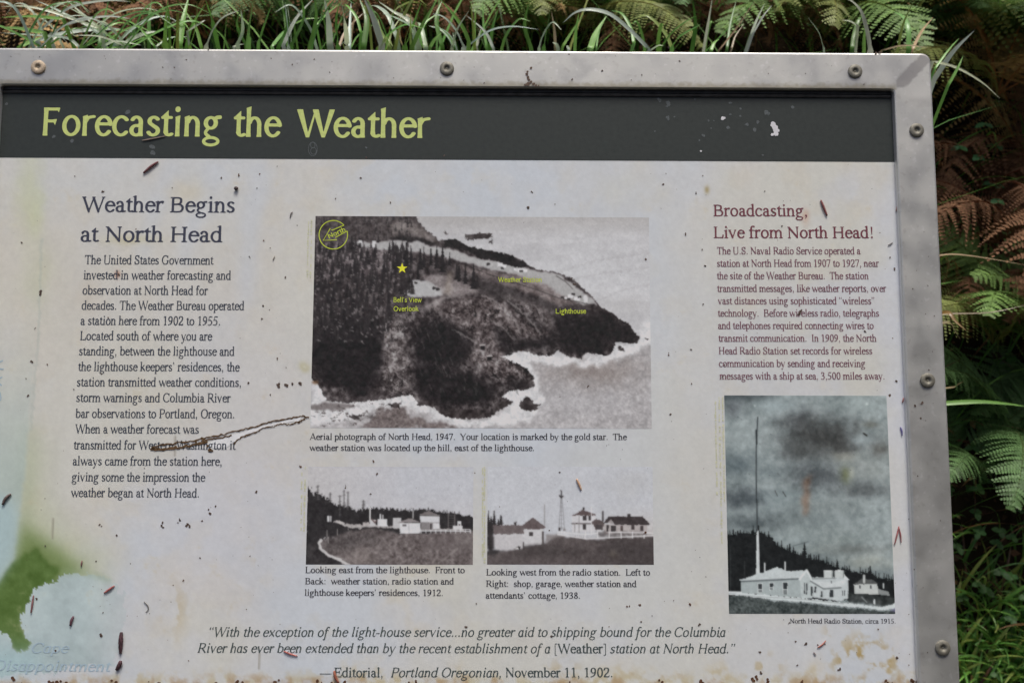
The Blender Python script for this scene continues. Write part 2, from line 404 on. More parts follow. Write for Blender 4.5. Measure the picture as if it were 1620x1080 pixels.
# ---------------------------------------------------------------- printed pictures: tones laid out on fine grids of the sheet
def fbm(h, w, cell, seed, octv=5, gain=.55, asp=1.):
    r = np.random.RandomState(seed); out = np.zeros((h, w)); amp, tot = 1., 0.
    for o in range(octv):
        cx, cy = max(cell*asp, 1.), max(cell, 1.)
        gh, gw = int(h/cy)+3, int(w/cx)+3; g = r.rand(gh, gw)
        y = np.arange(h)/cy; x = np.arange(w)/cx
        yi, xi = y.astype(int), x.astype(int); fy, fx = y-yi, x-xi
        fy, fx = fy*fy*(3-2*fy), fx*fx*(3-2*fx)
        a = g[yi][:, xi]*(1-fx)+g[yi][:, xi+1]*fx; b = g[yi+1][:, xi]*(1-fx)+g[yi+1][:, xi+1]*fx
        out += amp*(a*(1-fy)[:, None]+b*fy[:, None]); tot += amp; amp *= gain; cell /= 2.
        if cell < .8: break
    return out/tot
def sstep(a, b, x):
    t = np.clip((x-a)/(b-a+1e-9), 0, 1); return t*t*(3-2*t)
def blur(a, n):
    n = int(n)
    if n < 1: return a
    for ax in (0, 1):
        for _ in (0, 1):
            p = np.pad(a, [(n+1, n) if i == ax else (0, 0) for i in (0, 1)], mode='edge'); c = np.cumsum(p, axis=ax)
            a = (np.take(c, np.arange(2*n+1, c.shape[ax]), ax)-np.take(c, np.arange(0, c.shape[ax]-2*n-1), ax))/(2*n+1)
    return a
class Canvas:
    """A tone picture; points are given in any frame that fn maps to canvas cells."""
    def __init__(s, w, h, fn, base, seed=0):
        s.w, s.h, s.fn, s.seed = w, h, fn, seed
        s.img = np.zeros((h, w, 3)); s.img[:] = base
        s.X, s.Y = np.meshgrid(np.arange(w)+.5, np.arange(h)+.5)
        s.jx = fbm(h, w, 14, seed+91)-.5; s.jy = fbm(h, w, 14, seed+92)-.5
        s.fx = fbm(h, w, 3.2, seed+93, 3)-.5; s.fy = fbm(h, w, 3.2, seed+94, 3)-.5
    def mask(s, pts, jit=0., fine=0., soft=0):
        q = s.fn(np.asarray(pts, float)); X = s.X+s.jx*jit+s.fx*fine; Y = s.Y+s.jy*jit+s.fy*fine
        ins = np.zeros((s.h, s.w), bool)
        for i in range(len(q)):
            a, b = q[i], q[(i+1) % len(q)]
            if a[1] != b[1]: ins ^= ((a[1] > Y) != (b[1] > Y)) & (X < (b[0]-a[0])*(Y-a[1])/(b[1]-a[1])+a[0])
        return blur(ins.astype(float), soft)
    def lay(s, m, col, op=1.):
        m = (m*op)[..., None]; c = np.asarray(col, float)
        s.img = s.img*(1-m)+c*m
    def poly(s, pts, col, jit=0., fine=0., soft=0, op=1., tex=None):
        m = s.mask(pts, jit, fine, soft)
        c = np.asarray(col, float)
        if tex is not None: c = c+tex[..., None]
        s.lay(m, c, op); return m
    def line(s, pts, w, col, op=1., jit=0.):
        q = s.fn(np.asarray(pts, float)); x0, y0 = q.min(0)-w-2; x1, y1 = q.max(0)+w+3
        ys = slice(max(int(y0), 0), max(int(y1), 0)); xs = slice(max(int(x0), 0), max(int(x1), 0))
        X, Y = s.X[ys, xs]+s.fx[ys, xs]*jit, s.Y[ys, xs]+s.fy[ys, xs]*jit; d = np.full(X.shape, 1e3)
        if not d.size: return
        for a, b in zip(q[:-1], q[1:]): d = np.minimum(d, seg_dist(X, Y, a, b))
        m = (np.clip(w/2+.5-d, 0, 1)*op*min(1, w))[..., None]
        s.img[ys, xs] = s.img[ys, xs]*(1-m)+np.asarray(col, float)*m
    def blob(s, x, y, rx, ry, col, op=1.):
        q = s.fn(np.array([[x, y], [x+rx, y+ry]], float)); r = np.abs(q[1]-q[0])+1e-6
        m = np.exp(-((s.X-q[0, 0]+s.jx*r[0])/r[0])**2-((s.Y-q[0, 1]+s.jy*r[1])/r[1])**2); s.lay(m, col, op)
    def spruce(s, x, y, h, w, col, rnd, op=1.):
        """A spiky tree from its foot (x, y); sizes in the frame of fn."""
        n = 7; pts = []
        L, R = [], []
        for i in range(n):
            t = i/n; ww = w*(1-t)*(.8+.5*rnd.random()); L += [(x-ww, y-h*t), (x-ww*.45, y-h*(t+.6/n))]; R += [(x+ww, y-h*t), (x+ww*.45, y-h*(t+.6/n))]
        q = s.fn(np.array(L+[(x, y-h)]+R[::-1], float)); x0, y0 = np.floor(q.min(0)).astype(int)-1; x1, y1 = np.ceil(q.max(0)).astype(int)+2
        ys, xs = slice(max(y0, 0), max(y1, 0)), slice(max(x0, 0), max(x1, 0)); X, Y = s.X[ys, xs], s.Y[ys, xs]
        if not X.size: return
        ins = np.zeros(X.shape, bool)
        for i in range(len(q)):
            a, b = q[i], q[(i+1) % len(q)]
            if a[1] != b[1]: ins ^= ((a[1] > Y) != (b[1] > Y)) & (X < (b[0]-a[0])*(Y-a[1])/(b[1]-a[1])+a[0])
        m = (ins*op)[..., None]; s.img[ys, xs] = s.img[ys, xs]*(1-m)+np.asarray(col, float)*m
    def finish(s, a, g=.4):
        s.img = s.img.mean(-1, keepdims=True)*g+s.img*(1-g)
        n = fbm(s.h, s.w, 5, s.seed+50, 3)-.5; s.img = s.img+(n*np.where(s.img.mean(-1) > 120, 14, 26))[..., None]
        s.img = np.stack([.45*s.img[..., k]+.55*blur(s.img[..., k], 1) for k in range(3)], -1); s.grain(a)
    def grain(s, a, seed=5):
        r = np.random.RandomState(seed); g = r.randn(s.h, s.w); g = g*.5+blur(g, 1)*1.2; s.img += (g*a)[..., None]

def picture(corners, px_per):
    """Rectangle on the sign face from its photo corners (tl, tr, br, bl) -> bounds, size and a pixel-to-cell map."""
    q = face_uv(corners); u0, u1 = (q[0, 0]+q[3, 0])/2, (q[1, 0]+q[2, 0])/2; v1, v0 = (q[0, 1]+q[1, 1])/2, (q[2, 1]+q[3, 1])/2
    w, h = int((u1-u0)*px_per), int((v1-v0)*px_per)
    def fn(p):
        uv = face_uv(p); return np.stack([(uv[:, 0]-u0)/(u1-u0)*w, (v1-uv[:, 1])/(v1-v0)*h], 1)
    return (u0, u1, v0, v1), w, h, fn
def frame_of(fn, ox, oy, sc): return lambda p: fn(np.asarray(p, float)/sc+[ox, oy])

def paint_aerial():
    B, w, h, fn = picture([(499, 342), (1028.5, 344), (1029, 677), (491, 677)], 1640)
    c = Canvas(w, h, frame_of(fn, 480, 320, 2.7), (186, 185, 190), 3); rnd = random.Random(4)
    n1, n2, n3 = fbm(h, w, 40, 11), fbm(h, w, 7, 12, 4), fbm(h, w, 2.5, 13, 3)
    st = fbm(h, w, 10, 14, 4, asp=7)
    c.img += ((n1-.5)*22+(st-.5)*26)[..., None]
    yy = c.Y/h
    c.lay(sstep(.12, .0, yy), (170, 166, 165), .8)
    c.blob(1180, 330, 300, 150, (198, 200, 206), .6); c.blob(1350, 440, 120, 40, (178, 176, 178), .6)
    for q in ([(1080, 300), (1250, 250), (1480, 215)], [(1150, 330), (1300, 300), (1485, 280)], [(1250, 420), (1380, 370), (1485, 350)]): c.line(q, 3, (168, 166, 170), .4, 8)
    # lower sea
    low = [(880, 640), (1000, 665), (1200, 670), (1480, 560), (1490, 970), (30, 970), (30, 760), (500, 830)]
    m = c.mask(low, 20, soft=6); c.lay(m, np.array([168, 163, 166])+((n2-.5)*44+(n3-.5)*22+(fbm(h, w, 16, 16)-.5)*44)[..., None])
    c.blob(1240, 720, 190, 60, (134, 118, 112), .75); c.blob(1150, 850, 300, 80, (172, 170, 176), .5)
    c.lay(m, c.img+((n3-.5)*26)[..., None], .8)
    # foam
    for q in ([(860, 650), (930, 640), (1080, 645), (1200, 668), (1330, 610), (1440, 590), (1486, 540), (1486, 600), (1380, 660), (1220, 700), (1020, 690), (950, 690), (1000, 740), (1010, 790), (930, 860), (860, 890)],
              [(1486, 470), (1440, 520), (1420, 600), (1486, 580)],
              [(30, 740), (60, 770), (110, 850), (260, 850), (470, 820), (560, 880), (700, 930), (840, 910), (920, 830), (1000, 800), (1030, 850), (960, 930), (830, 955), (650, 950), (570, 930), (480, 880), (400, 870), (300, 890), (180, 930), (30, 950)]):
        c.poly(q, (212, 212, 216), 18, 9, 2, .9, (n2-.5)*70+(n3-.5)*30)
    c.poly([(320, 890), (430, 870), (470, 920), (600, 945), (700, 965), (240, 968)], (112, 96, 94), 16, 8, 1, .9, (n3-.5)*60)
    c.poly([(30, 860), (90, 850), (240, 865), (120, 890), (30, 880)], (110, 98, 98), 12, 6, 1, .85)
    # land
    land = [(40, 50), (485, 58), (495, 92), (520, 120), (580, 162), (650, 160), (700, 188), (760, 200), (850, 215), (920, 240), (965, 272), (1010, 288), (1080, 302), (1150, 330), (1200, 370), (1230, 402), (1262, 436), (1290, 455), (1340, 490), (1390, 520), (1410, 552), (1434, 580), (1425, 600), (1335, 598), (1320, 640), (1290, 650), (1210, 640), (1190, 665), (1140, 660), (1085, 632), (1060, 655), (1000, 652), (930, 632), (880, 648), (850, 655), (900, 680), (950, 705), (985, 745), (985, 782), (950, 796), (880, 806), (845, 830), (892, 850), (850, 880), (800, 912), (720, 924), (640, 922), (580, 900), (560, 872), (490, 866), (465, 822), (400, 832), (340, 840), (260, 850), (180, 856), (100, 846), (60, 772), (20, 740)]
    lm = c.mask(land, 5, 5); c.lay(lm, np.array([66, 58, 59])+((n2-.5)*80+(n3-.5)*34+(n1-.5)*36)[..., None])
    def region(pts, col, jit=14, fine=6, soft=2, op=.9, tx=46):
        m = c.mask(pts, jit, fine, soft)*lm; c.lay(m, np.array(col)+((n2-.5)*tx+(n3-.5)*tx*.8)[..., None], op)
    region([(40, 50), (485, 58), (500, 100), (580, 165), (480, 178), (370, 166), (40, 172)], (74, 66, 66))
    region([(370, 90), (450, 80), (520, 130), (590, 172), (500, 150), (430, 130), (385, 150)], (120, 111, 108), 8, 4, 3, .8)
    region([(370, 150), (480, 150), (590, 182), (480, 178), (380, 168)], (34, 30, 31), 5, 4, 1)
    region([(60, 165), (340, 168), (430, 240), (400, 300), (60, 320)], (98, 88, 90), 14, 8, 3, .8, 90)
    region([(200, 165), (300, 172), (350, 164), (480, 170), (560, 190), (640, 205), (700, 230), (830, 256), (960, 282), (1090, 312), (1180, 370), (1255, 436), (1180, 434), (1090, 402), (1010, 362), (900, 306), (780, 280), (700, 258), (620, 238), (500, 214), (380, 208), (230, 188)], (172, 167, 170), 6, 5, 1, .9, 44)
    region([(640, 262), (760, 285), (1000, 330), (1080, 380), (1180, 430), (1080, 440), (950, 380), (800, 330), (690, 300)], (112, 99, 98), 10, 6, 2, .8, 50)
    region([(740, 330), (940, 385), (1080, 432), (1060, 560), (960, 520), (860, 420), (740, 380)], (60, 54, 55), 10, 5, 3, .8, 24)
    region([(430, 402), (460, 338), (512, 332), (612, 374), (600, 392), (530, 404)], (190, 189, 196), 8, 5, 1, .95, 30)
    region([(500, 306), (620, 320), (760, 376), (700, 400), (610, 400), (560, 470), (530, 440), (600, 385), (520, 340)], (128, 118, 118), 10, 8, 2, .8)
    region([(560, 440), (700, 400), (800, 395), (880, 450), (980, 540), (1060, 560), (1000, 604), (900, 560), (810, 505), (820, 610), (900, 690), (850, 690), (760, 600), (650, 520)], (92, 81, 81), 16, 8, 3, .8, 70)
    region([(860, 400), (960, 480), (1050, 540), (1070, 560), (1060, 470), (980, 420)], (104, 94, 94), 10, 8, 3, .7, 60)
    region([(350, 480), (430, 520), (462, 770), (440, 825), (350, 780), (330, 690)], (100, 91, 91), 14, 9, 4, .8, 70)
    region([(620, 540), (760, 600), (920, 700), (980, 760), (880, 770), (760, 720), (680, 620)], (108, 97, 97), 16, 9, 3, .75, 80)
    for pts in ([(470, 800), (500, 690), (560, 690), (700, 720), (840, 800), (780, 850), (600, 866)], [(1080, 470), (1180, 480), (1290, 462), (1420, 552), (1430, 596), (1310, 598), (1290, 640), (1100, 636)], [(800, 512), (880, 590), (1000, 590), (1080, 540), (1090, 620), (960, 628), (880, 648), (840, 610)], [(40, 560), (200, 470), (340, 480), (330, 760), (250, 830), (70, 760), (40, 700)], [(560, 500), (680, 540), (740, 620), (660, 700), (480, 690), (470, 540)], [(860, 740), (950, 745), (975, 780), (880, 804)]):
        region(pts, (32, 27, 29), 18, 8, 5, .85, 18)
    region([(600, 152), (650, 160), (760, 200), (860, 215), (970, 272), (930, 282), (840, 256), (760, 240), (680, 204), (600, 190)], (36, 32, 33), 4, 5, 0, 1, 24)
    # gullies running down the slopes
    dn = fbm(h, w, 26, 15, 5, asp=.22); xi, yi = (c.X-.5*c.Y+c.jx*70+c.fx*8+4*w).astype(int) % w, c.Y.astype(int)
    gl = dn[yi, xi]; gm = lm*c.mask([(330, 440), (520, 460), (760, 400), (1000, 440), (1090, 560), (1420, 560), (1300, 650), (980, 760), (840, 880), (600, 900), (330, 820), (40, 840), (40, 560)], 20, soft=6)
    c.img = np.clip(c.img+(gm*np.clip((blur(c.img.mean(-1), 2)-34)/50, .12, 1.3)*(np.abs(gl-.5)*-300+26+(n2-.5)*50))[..., None], 22, 235)
    c.img = np.where(lm[..., None] > .5, 22+(c.img-22)*.92, c.img)
    # ridges and tracks
    c.img = np.where(lm[..., None] > .5, np.minimum(np.clip(64+(c.img-60)*1.42, 24, 225), 150+(c.img-110)*.38), c.img)
    for q, ww in (([(800, 500), (850, 530), (900, 590)], 2), ([(760, 395), (850, 440), (900, 500), (930, 560)], 3), ([(870, 420), (950, 480), (1010, 560)], 3), ([(640, 545), (700, 575), (740, 605)], 3), ([(540, 470), (535, 445), (570, 420), (640, 400)], 3), ([(444, 640), (446, 670)], 2), ([(900, 330), (980, 370), (1090, 405)], 2)): c.line(q, ww, (150, 140, 140), .55, 6)
    c.line([(720, 280), (850, 330), (1000, 375), (1090, 408), (1240, 440)], 1.4, (40, 34, 34), .7, 3); c.line([(1080, 315), (1120, 340), (1150, 370)], 1.4, (60, 52, 50), .7)
    # streaks down the cliffs
    for _ in range(260):
        x, y = rnd.uniform(330, 1060), rnd.uniform(430, 800); L = rnd.uniform(10, 38)
        q = fn_in = c.fn(np.array([[x, y]]))[0]; i, j = int(q[1]), int(q[0])
        if 0 <= i < h and 0 <= j < w and lm[i, j] > .5: c.line([(x, y), (x+L*.35, y+L)], 1.2, (130, 118, 118) if rnd.random() < .45 else (34, 29, 30), .4, 4)
    # forest on the left
    for _ in range(620):
        x, y = rnd.uniform(40, 470), rnd.uniform(190, 600)
        if x > 380 and y > 420: continue
        d = rnd.random(); c.spruce(x, y, rnd.uniform(24, 62), rnd.uniform(6, 13), (28+d*26, 24+d*22, 26+d*22), rnd, .85)
        if rnd.random() < .35: c.line([(x+8, y-4), (x+14, y+rnd.uniform(-3, 4))], 2, (150, 138, 140), .6, 5)
    for x, y, hh in ((440, 275, 110), (460, 260, 80), (500, 290, 100), (515, 280, 90), (545, 270, 80), (570, 285, 105), (595, 300, 120), (625, 270, 60), (655, 330, 75), (665, 340, 90), (692, 350, 90), (727, 372, 118), (742, 360, 60), (400, 300, 90), (490, 330, 70), (610, 270, 40), (150, 225, 60), (320, 175, 40)): c.spruce(x, y, hh, hh*.14, (30, 26, 28), rnd, .95)
    for _ in range(80): c.spruce(rnd.uniform(50, 480), rnd.uniform(62, 170), rnd.uniform(14, 40), rnd.uniform(4, 8), (44, 38, 40), rnd, .7)
    # houses, light dots, rocks
    for x, y, a, b in ((840, 266, 12, 8), (858, 272, 10, 7), (930, 292, 14, 8), (905, 288, 8, 5), (950, 294, 9, 6), (1140, 400, 12, 8), (1168, 412, 14, 8), (1205, 412, 8, 16), (1120, 408, 6, 5), (302, 178, 7, 14), (245, 168, 8, 5)): c.poly([(x-a, y-b), (x+a, y-b), (x+a, y+b), (x-a, y+b)], (206, 204, 208), 3, 3, 0, .95)
    for x, y in ((1105, 405), (1132, 412), (1152, 392), (1180, 405), (930, 296), (850, 280), (790, 264), (575, 370), (560, 368), (480, 345)): c.poly([(x-7, y-4), (x+7, y-5), (x+7, y+5), (x-7, y+5)], (40, 34, 35), 3, 3, 0, .9)
    for x, y in ((765, 620), (795, 666)): c.poly([(x-10, y-8), (x+10, y-9), (x+10, y+9), (x-10, y+9)], (26, 22, 23)); c.line([(x-10, y-10), (x+10, y-11)], 2, (190, 180, 180))
    for q in ([(686, 160), (692, 142), (720, 140), (760, 135), (790, 130), (812, 150), (760, 157), (720, 160)], [(790, 172), (800, 160), (810, 174)], [(594, 138), (604, 128), (617, 134), (610, 140)], [(918, 872), (932, 838), (950, 824), (975, 848), (1012, 866), (990, 888), (950, 890)], [(1346, 632), (1356, 610), (1372, 632)], [(1450, 576), (1470, 574), (1470, 582), (1452, 582)], [(180, 912), (215, 900), (258, 905), (230, 925)], [(360, 858), (420, 855), (410, 880), (380, 872)], [(580, 900), (640, 880), (760, 890), (800, 912), (700, 924), (620, 918)], [(490, 850), (560, 848), (560, 872), (500, 866)], [(800, 870), (880, 845), (895, 856), (840, 884)]):
        c.poly(q, (58, 48, 48), 6, 7, 0, .95, (n2-.5)*90)
    for _ in range(70):
        x, y = rnd.uniform(35, 440), rnd.uniform(855, 955); a = rnd.uniform(4, 16); c.poly([(x-a, y), (x, y-3), (x+a, y-1), (x+a*.3, y+3)], (80, 68, 66), 5, 6, 0, .75)
    # the brown drips on the print
    c.poly([(612, 300), (640, 290), (632, 400), (606, 400)], (150, 132, 110), 10, 8, 3, .45)
    c.poly([(36, 762), (60, 755), (64, 770), (40, 772)], (130, 80, 40), 6, 6, 1, .8)
    c.finish(4.)
    return B, c

def paint_east():
    B, w, h, fn = picture([(487.5, 737.5), (748.5, 738.5), (748.5, 892.5), (484, 892.5)], 1640)
    c = Canvas(w, h, frame_of(fn, 470, 730, 5.4), (180, 180, 189), 21); rnd = random.Random(6)
    n1, n2, n3 = fbm(h, w, 30, 31), fbm(h, w, 6, 32, 4), fbm(h, w, 2.5, 33, 3)
    c.img += ((n1-.5)*14)[..., None]; c.lay(sstep(.5, 0, c.X/w), (180, 174, 172), .5); c.lay(sstep(.45, .6, c.X/w)*sstep(.5, .2, c.Y/h), (176, 182, 196), .5)
    woods = [(80, 190), (110, 236), (126, 285), (175, 262), (230, 302), (300, 335), (330, 372), (450, 385), (480, 422), (540, 410), (640, 402), (800, 405), (950, 424), (1050, 405), (1110, 408), (1240, 440), (1350, 442), (1450, 458), (1510, 482), (1510, 610), (250, 650), (190, 680), (240, 760), (430, 890), (60, 890)]
    c.poly(woods, (29, 25, 27), 4, 10, 0, 1, (n2-.5)*16)
    for x in np.arange(95, 1500, 13): 
        y = np.interp(x, [95, 110, 230, 330, 480, 640, 950, 1110, 1350, 1500], [260, 290, 330, 390, 430, 415, 430, 415, 452, 490]); c.spruce(x, y+20, rnd.uniform(26, 60), rnd.uniform(7, 12), (30, 26, 28), rnd)
    for x, y0, y1 in ((180, 320, 205), (403, 400, 245), (436, 410, 260), (367, 460, 290), (285, 340, 265), (568, 400, 330)):
        c.line([(x, y0), (x, y1)], 1.6, (70, 66, 68), .8)
        for _ in range(9): yy = rnd.uniform(y1, y0); c.line([(x-rnd.uniform(4, 14), yy+4), (x+rnd.uniform(4, 14), yy)], 1.2, (84, 80, 82), .6)
    hill = [(180, 680), (330, 636), (450, 592), (560, 572), (700, 580), (870, 612), (1100, 610), (1300, 600), (1510, 590), (1510, 890), (440, 890), (250, 780), (210, 730)]
    c.poly(hill, (100, 86, 85), 6, 5, 1, 1, (n2-.5)*70+(n3-.5)*60)
    c.poly([(200, 660), (420, 610), (560, 600), (840, 620), (700, 680), (420, 740), (260, 760)], (56, 48, 49), 30, 14, 8, .7, (n3-.5)*40)
    c.poly([(430, 740), (560, 720), (660, 800), (600, 880), (440, 870)], (142, 126, 120), 30, 16, 8, .55)
    c.poly([(900, 640), (1480, 640), (1500, 760), (1200, 760), (1000, 720)], (86, 72, 73), 30, 16, 8, .6)
    c.poly([(1310, 600), (1500, 630), (1500, 720), (1390, 700)], (124, 112, 110), 20, 12, 5, .5)
    c.line([(1210, 860), (1290, 800), (1370, 740)], 3, (140, 128, 126), .6, 4)
    c.poly([(70, 700), (190, 690), (230, 780), (420, 890), (60, 890)], (40, 34, 36), 10, 8, 2, .9, (n2-.5)*40)
    c.line([(208, 668), (190, 690), (202, 740), (262, 792), (362, 832), (450, 884)], 4.2, (192, 187, 188), .95, 3)
    W = (200, 200, 205)
    def box(a, b, x, y, col=W, **k): c.poly([(a, b), (x, b), (x, y), (a, y)], col, **k)
    c.line([(320, 512), (400, 535), (560, 545), (860, 560), (1060, 575), (1480, 580)], 3.2, (176, 168, 168), .9, 4)
    c.poly([(312, 515), (345, 500), (410, 535), (460, 545), (540, 540), (560, 560), (480, 570), (380, 540)], (188, 180, 178), 5, 6, 0, .85)
    box(686, 486, 772, 548); box(620, 494, 672, 548, (186, 184, 188)); box(560, 515, 620, 545, (170, 160, 160), fine=5); box(820, 478, 890, 566, (182, 180, 184)); c.line([(640, 490), (665, 520), (680, 500)], 2, (100, 70, 70))
    box(1050, 456, 1218, 516, (194, 194, 200)); box(1055, 516, 1218, 576, (140, 134, 136)); box(1160, 520, 1215, 574, W); box(1135, 530, 1150, 576, (60, 50, 50))
    for x in range(1060, 1130, 12): c.line([(x, 516), (x, 574)], 1., (80, 72, 74), .7)
    c.poly([(1040, 452), (1122, 414), (1218, 458)], (112, 102, 102), 2, 2); c.line([(1050, 458), (1218, 462)], 1.3, (60, 54, 56))
    box(880, 520, 1050, 606); c.poly([(866, 522), (960, 480), (1056, 516)], (132, 122, 122), 2, 2); box(902, 532, 930, 552, (90, 84, 88)); c.line([(955, 520), (955, 606)], 1, (160, 158, 162))
    c.line([(624, 392), (624, 490)], 2.2, (214, 212, 212)); c.line([(990, 425), (990, 480)], 1.6, (190, 188, 188)); c.line([(712, 450), (712, 486)], 2.4, W); c.line([(733, 455), (733, 486)], 1.6, W)
    for x in (264, 274, 290): c.line([(x, 465), (x, 508)], 1.8, W)
    for x in (1290, 1345): c.line([(x, 445), (x, 570)], 1.2, (110, 100, 100)); 
    for y in range(460, 570, 20): c.line([(1290, y), (1345, y)], .8, (96, 88, 88))
    box(1368, 508, 1398, 545); box(1330, 545, 1410, 578, (196, 194, 198)); box(1376, 530, 1392, 542, (90, 80, 80)); box(1410, 572, 1478, 580, W); box(1420, 580, 1470, 592, (60, 50, 50))
    c.line([(880, 592), (1200, 588), (1480, 592)], 1.6, W); c.line([(880, 608), (1040, 606)], 1.6, W)
    for x in range(890, 1480, 42): c.line([(x, 582), (x, 606)], 1.3, W)
    for x, y in ((258, 585), (268, 640), (438, 530), (346, 575)): c.line([(x, y), (x, y+50)], 1.3, (150, 142, 140), .8)
    c.lay(sstep(.97, 1., 1-c.Y/h), (168, 168, 178), .5); c.img = 16+c.img*.94; c.finish(3.5)
    return B, c

def paint_west():
    B, w, h, fn = picture([(771, 738), (1032.5, 738), (1034, 892.5), (771, 892.5)], 1640)
    c = Canvas(w, h, frame_of(fn, 755, 730, 5.586), (180, 184, 195), 41); rnd = random.Random(8)
    n1, n2, n3 = fbm(h, w, 30, 51), fbm(h, w, 6, 52, 4), fbm(h, w, 2.5, 53, 3)
    c.img += ((n1-.5)*12)[..., None]; c.lay(sstep(.3, .75, c.Y/h)*sstep(.5, 1., c.X/w), (188, 178, 172), .7); c.blob(1350, 200, 200, 120, (172, 172, 174), .5)
    c.poly([(80, 800), (230, 790), (420, 758), (600, 716), (720, 650), (960, 682), (1570, 655), (1570, 920), (80, 920)], (72, 60, 60), 5, 5, 1, 1, (n2-.5)*30+(n3-.5)*20)
    c.poly([(90, 850), (400, 800), (700, 780), (900, 760), (1200, 740), (1100, 700), (800, 690), (620, 720), (420, 765), (230, 800)], (96, 82, 82), 20, 8, 6, .6)
    c.poly([(200, 830), (420, 790), (760, 760), (1000, 750), (900, 800), (500, 830)], (44, 36, 36), 26, 10, 6, .75); c.poly([(1040, 720), (1560, 680), (1560, 900), (1100, 840)], (50, 41, 42), 30, 10, 10, .7)
    c.poly([(90, 850), (230, 820), (210, 850), (100, 880)], (112, 98, 98), 10, 8, 3, .6); c.poly([(80, 870), (700, 850), (900, 915), (80, 915)], (88, 74, 76), 20, 8, 6, .6)
    def box(a, b, x, y, col, **k): c.poly([(a, b), (x, b), (x, y), (a, y)], col, **k)
    D = (48, 40, 42)
    for x, y, hh, ww in ((102, 560, 140, 18), (152, 570, 150, 26), (212, 556, 92, 30), (190, 560, 60, 18), (125, 570, 90, 24)): c.spruce(x, y, hh, ww, (36, 31, 33), rnd)
    c.poly([(80, 550), (160, 552), (150, 640), (180, 700), (150, 780), (250, 790), (90, 830)], (38, 32, 34), 10, 8, 1, 1)
    box(325, 530, 345, 556, D, fine=4)
    c.poly([(150, 636), (415, 636), (415, 768), (180, 782), (150, 740)], (182, 178, 183), 3, 3, 1); c.poly([(138, 562), (425, 558), (430, 634), (150, 640)], (98, 82, 83), 2, 3, 0, 1, (n3-.5)*20)
    c.poly([(412, 594), (582, 594), (582, 724), (412, 742)], (190, 188, 193), 1, 2, 0); c.poly([(404, 556), (495, 492), (608, 578), (580, 596), (425, 594)], (88, 70, 71), 2, 2, 0, 1, (n3-.5)*18)
    box(460, 622, 494, 651, D); box(574, 612, 590, 724, (78, 66, 66)); c.line([(410, 710), (410, 770)], 1.5, D); c.line([(595, 380), (595, 560)], 1., (120, 112, 112))
    c.poly([(415, 738), (580, 722), (600, 735), (430, 765)], (50, 42, 42), 5, 6, 2, .7); c.poly([(330, 770), (360, 738), (390, 750), (385, 775)], (40, 34, 34), 5, 6, 0); c.poly([(340, 766), (355, 752), (372, 766)], (210, 206, 208))
    c.poly([(600, 645), (720, 640), (770, 660), (610, 700)], (120, 108, 106), 5, 8, 1, .8)
    for a, b in (((745, 262), (722, 600)), ((745, 262), (772, 606)), ((741, 300), (745, 600))): c.line([a, b], .9, (96, 92, 98), .75)
    for y in range(330, 600, 36): f = (y-262)/340; c.line([(745-23*f, y), (745+26*f, y)], .8, (110, 106, 112), .6)
    c.line([(728, 300), (742, 318), (758, 305)], 2, D); c.line([(742, 318), (744, 262), (738, 254)], 1.5, D); box(718, 582, 738, 606, D); box(760, 590, 782, 606, (130, 120, 122))
    Wt = (192, 190, 196)
    box(836, 474, 1046, 620, Wt); c.line([(836, 545), (1046, 545)], 1.5, (70, 58, 58)); c.line([(900, 480), (900, 620)], 1.2, (130, 124, 128)); c.line([(862, 545), (862, 618)], 1.2, (130, 124, 128))
    c.poly([(832, 478), (936, 422), (1052, 466), (1040, 474), (900, 474)], (84, 62, 62), 2, 2); box(929, 404, 946, 424, D)
    for a in ((932, 476, 963, 518), (984, 476, 1005, 518), (935, 550, 963, 598)): box(*a, D)
    c.poly([(1010, 540), (1050, 505), (1110, 520), (1130, 545), (1110, 600), (1050, 605)], (84, 66, 66), 3, 4); box(1050, 555, 1100, 605, (56, 46, 48)); c.line([(1109, 440), (1109, 520)], 2.4, (56, 48, 50)); c.line([(1008, 400), (1008, 640)], 1.4, (206, 202, 206))
    box(1120, 552, 1502, 640, (170, 158, 158)); c.poly([(1118, 538), (1160, 482), (1456, 482), (1522, 548), (1510, 556), (1220, 556), (1180, 510), (1150, 545)], (50, 38, 40), 2, 2, 0, 1, (n3-.5)*14); c.poly([(1150, 540), (1180, 505), (1212, 548)], (150, 138, 138))
    for a in ((1325, 462, 1350, 482, D), (1140, 560, 1160, 612, D), (1180, 562, 1222, 615, D), (1262, 562, 1288, 610, (80, 60, 60)), (1358, 556, 1386, 596, (60, 46, 48)), (1438, 562, 1464, 608, (60, 46, 48))): box(*a)
    c.poly([(1060, 625), (1500, 628), (1550, 640), (1300, 655), (1060, 660)], (70, 60, 60), 6, 10, 1, .7)
    for a, b in (((712, 618), (955, 640)), ((712, 640), (955, 678)), ((955, 640), (1062, 628)), ((955, 678), (1560, 650)), ((1160, 620), (1560, 628))): c.line([a, b], 1.5, (206, 204, 208))
    for x in range(712, 960, 18): f = (x-712)/243; c.line([(x, 616+22*f), (x, 642+36*f)], 1.1, (200, 198, 202))
    for x in (955, 1062, 1165, 1270, 1370, 1472): c.line([(x, 620), (x, 672)], 1.6, (206, 204, 208))
    box(1055, 600, 1095, 612, (190, 186, 190))
    c.poly([(1160, 765), (1200, 770), (1235, 830), (1200, 845)], (120, 104, 80), 14, 12, 3, .45)
    c.img = 16+c.img*.94; c.finish(3.5)
    return B, c

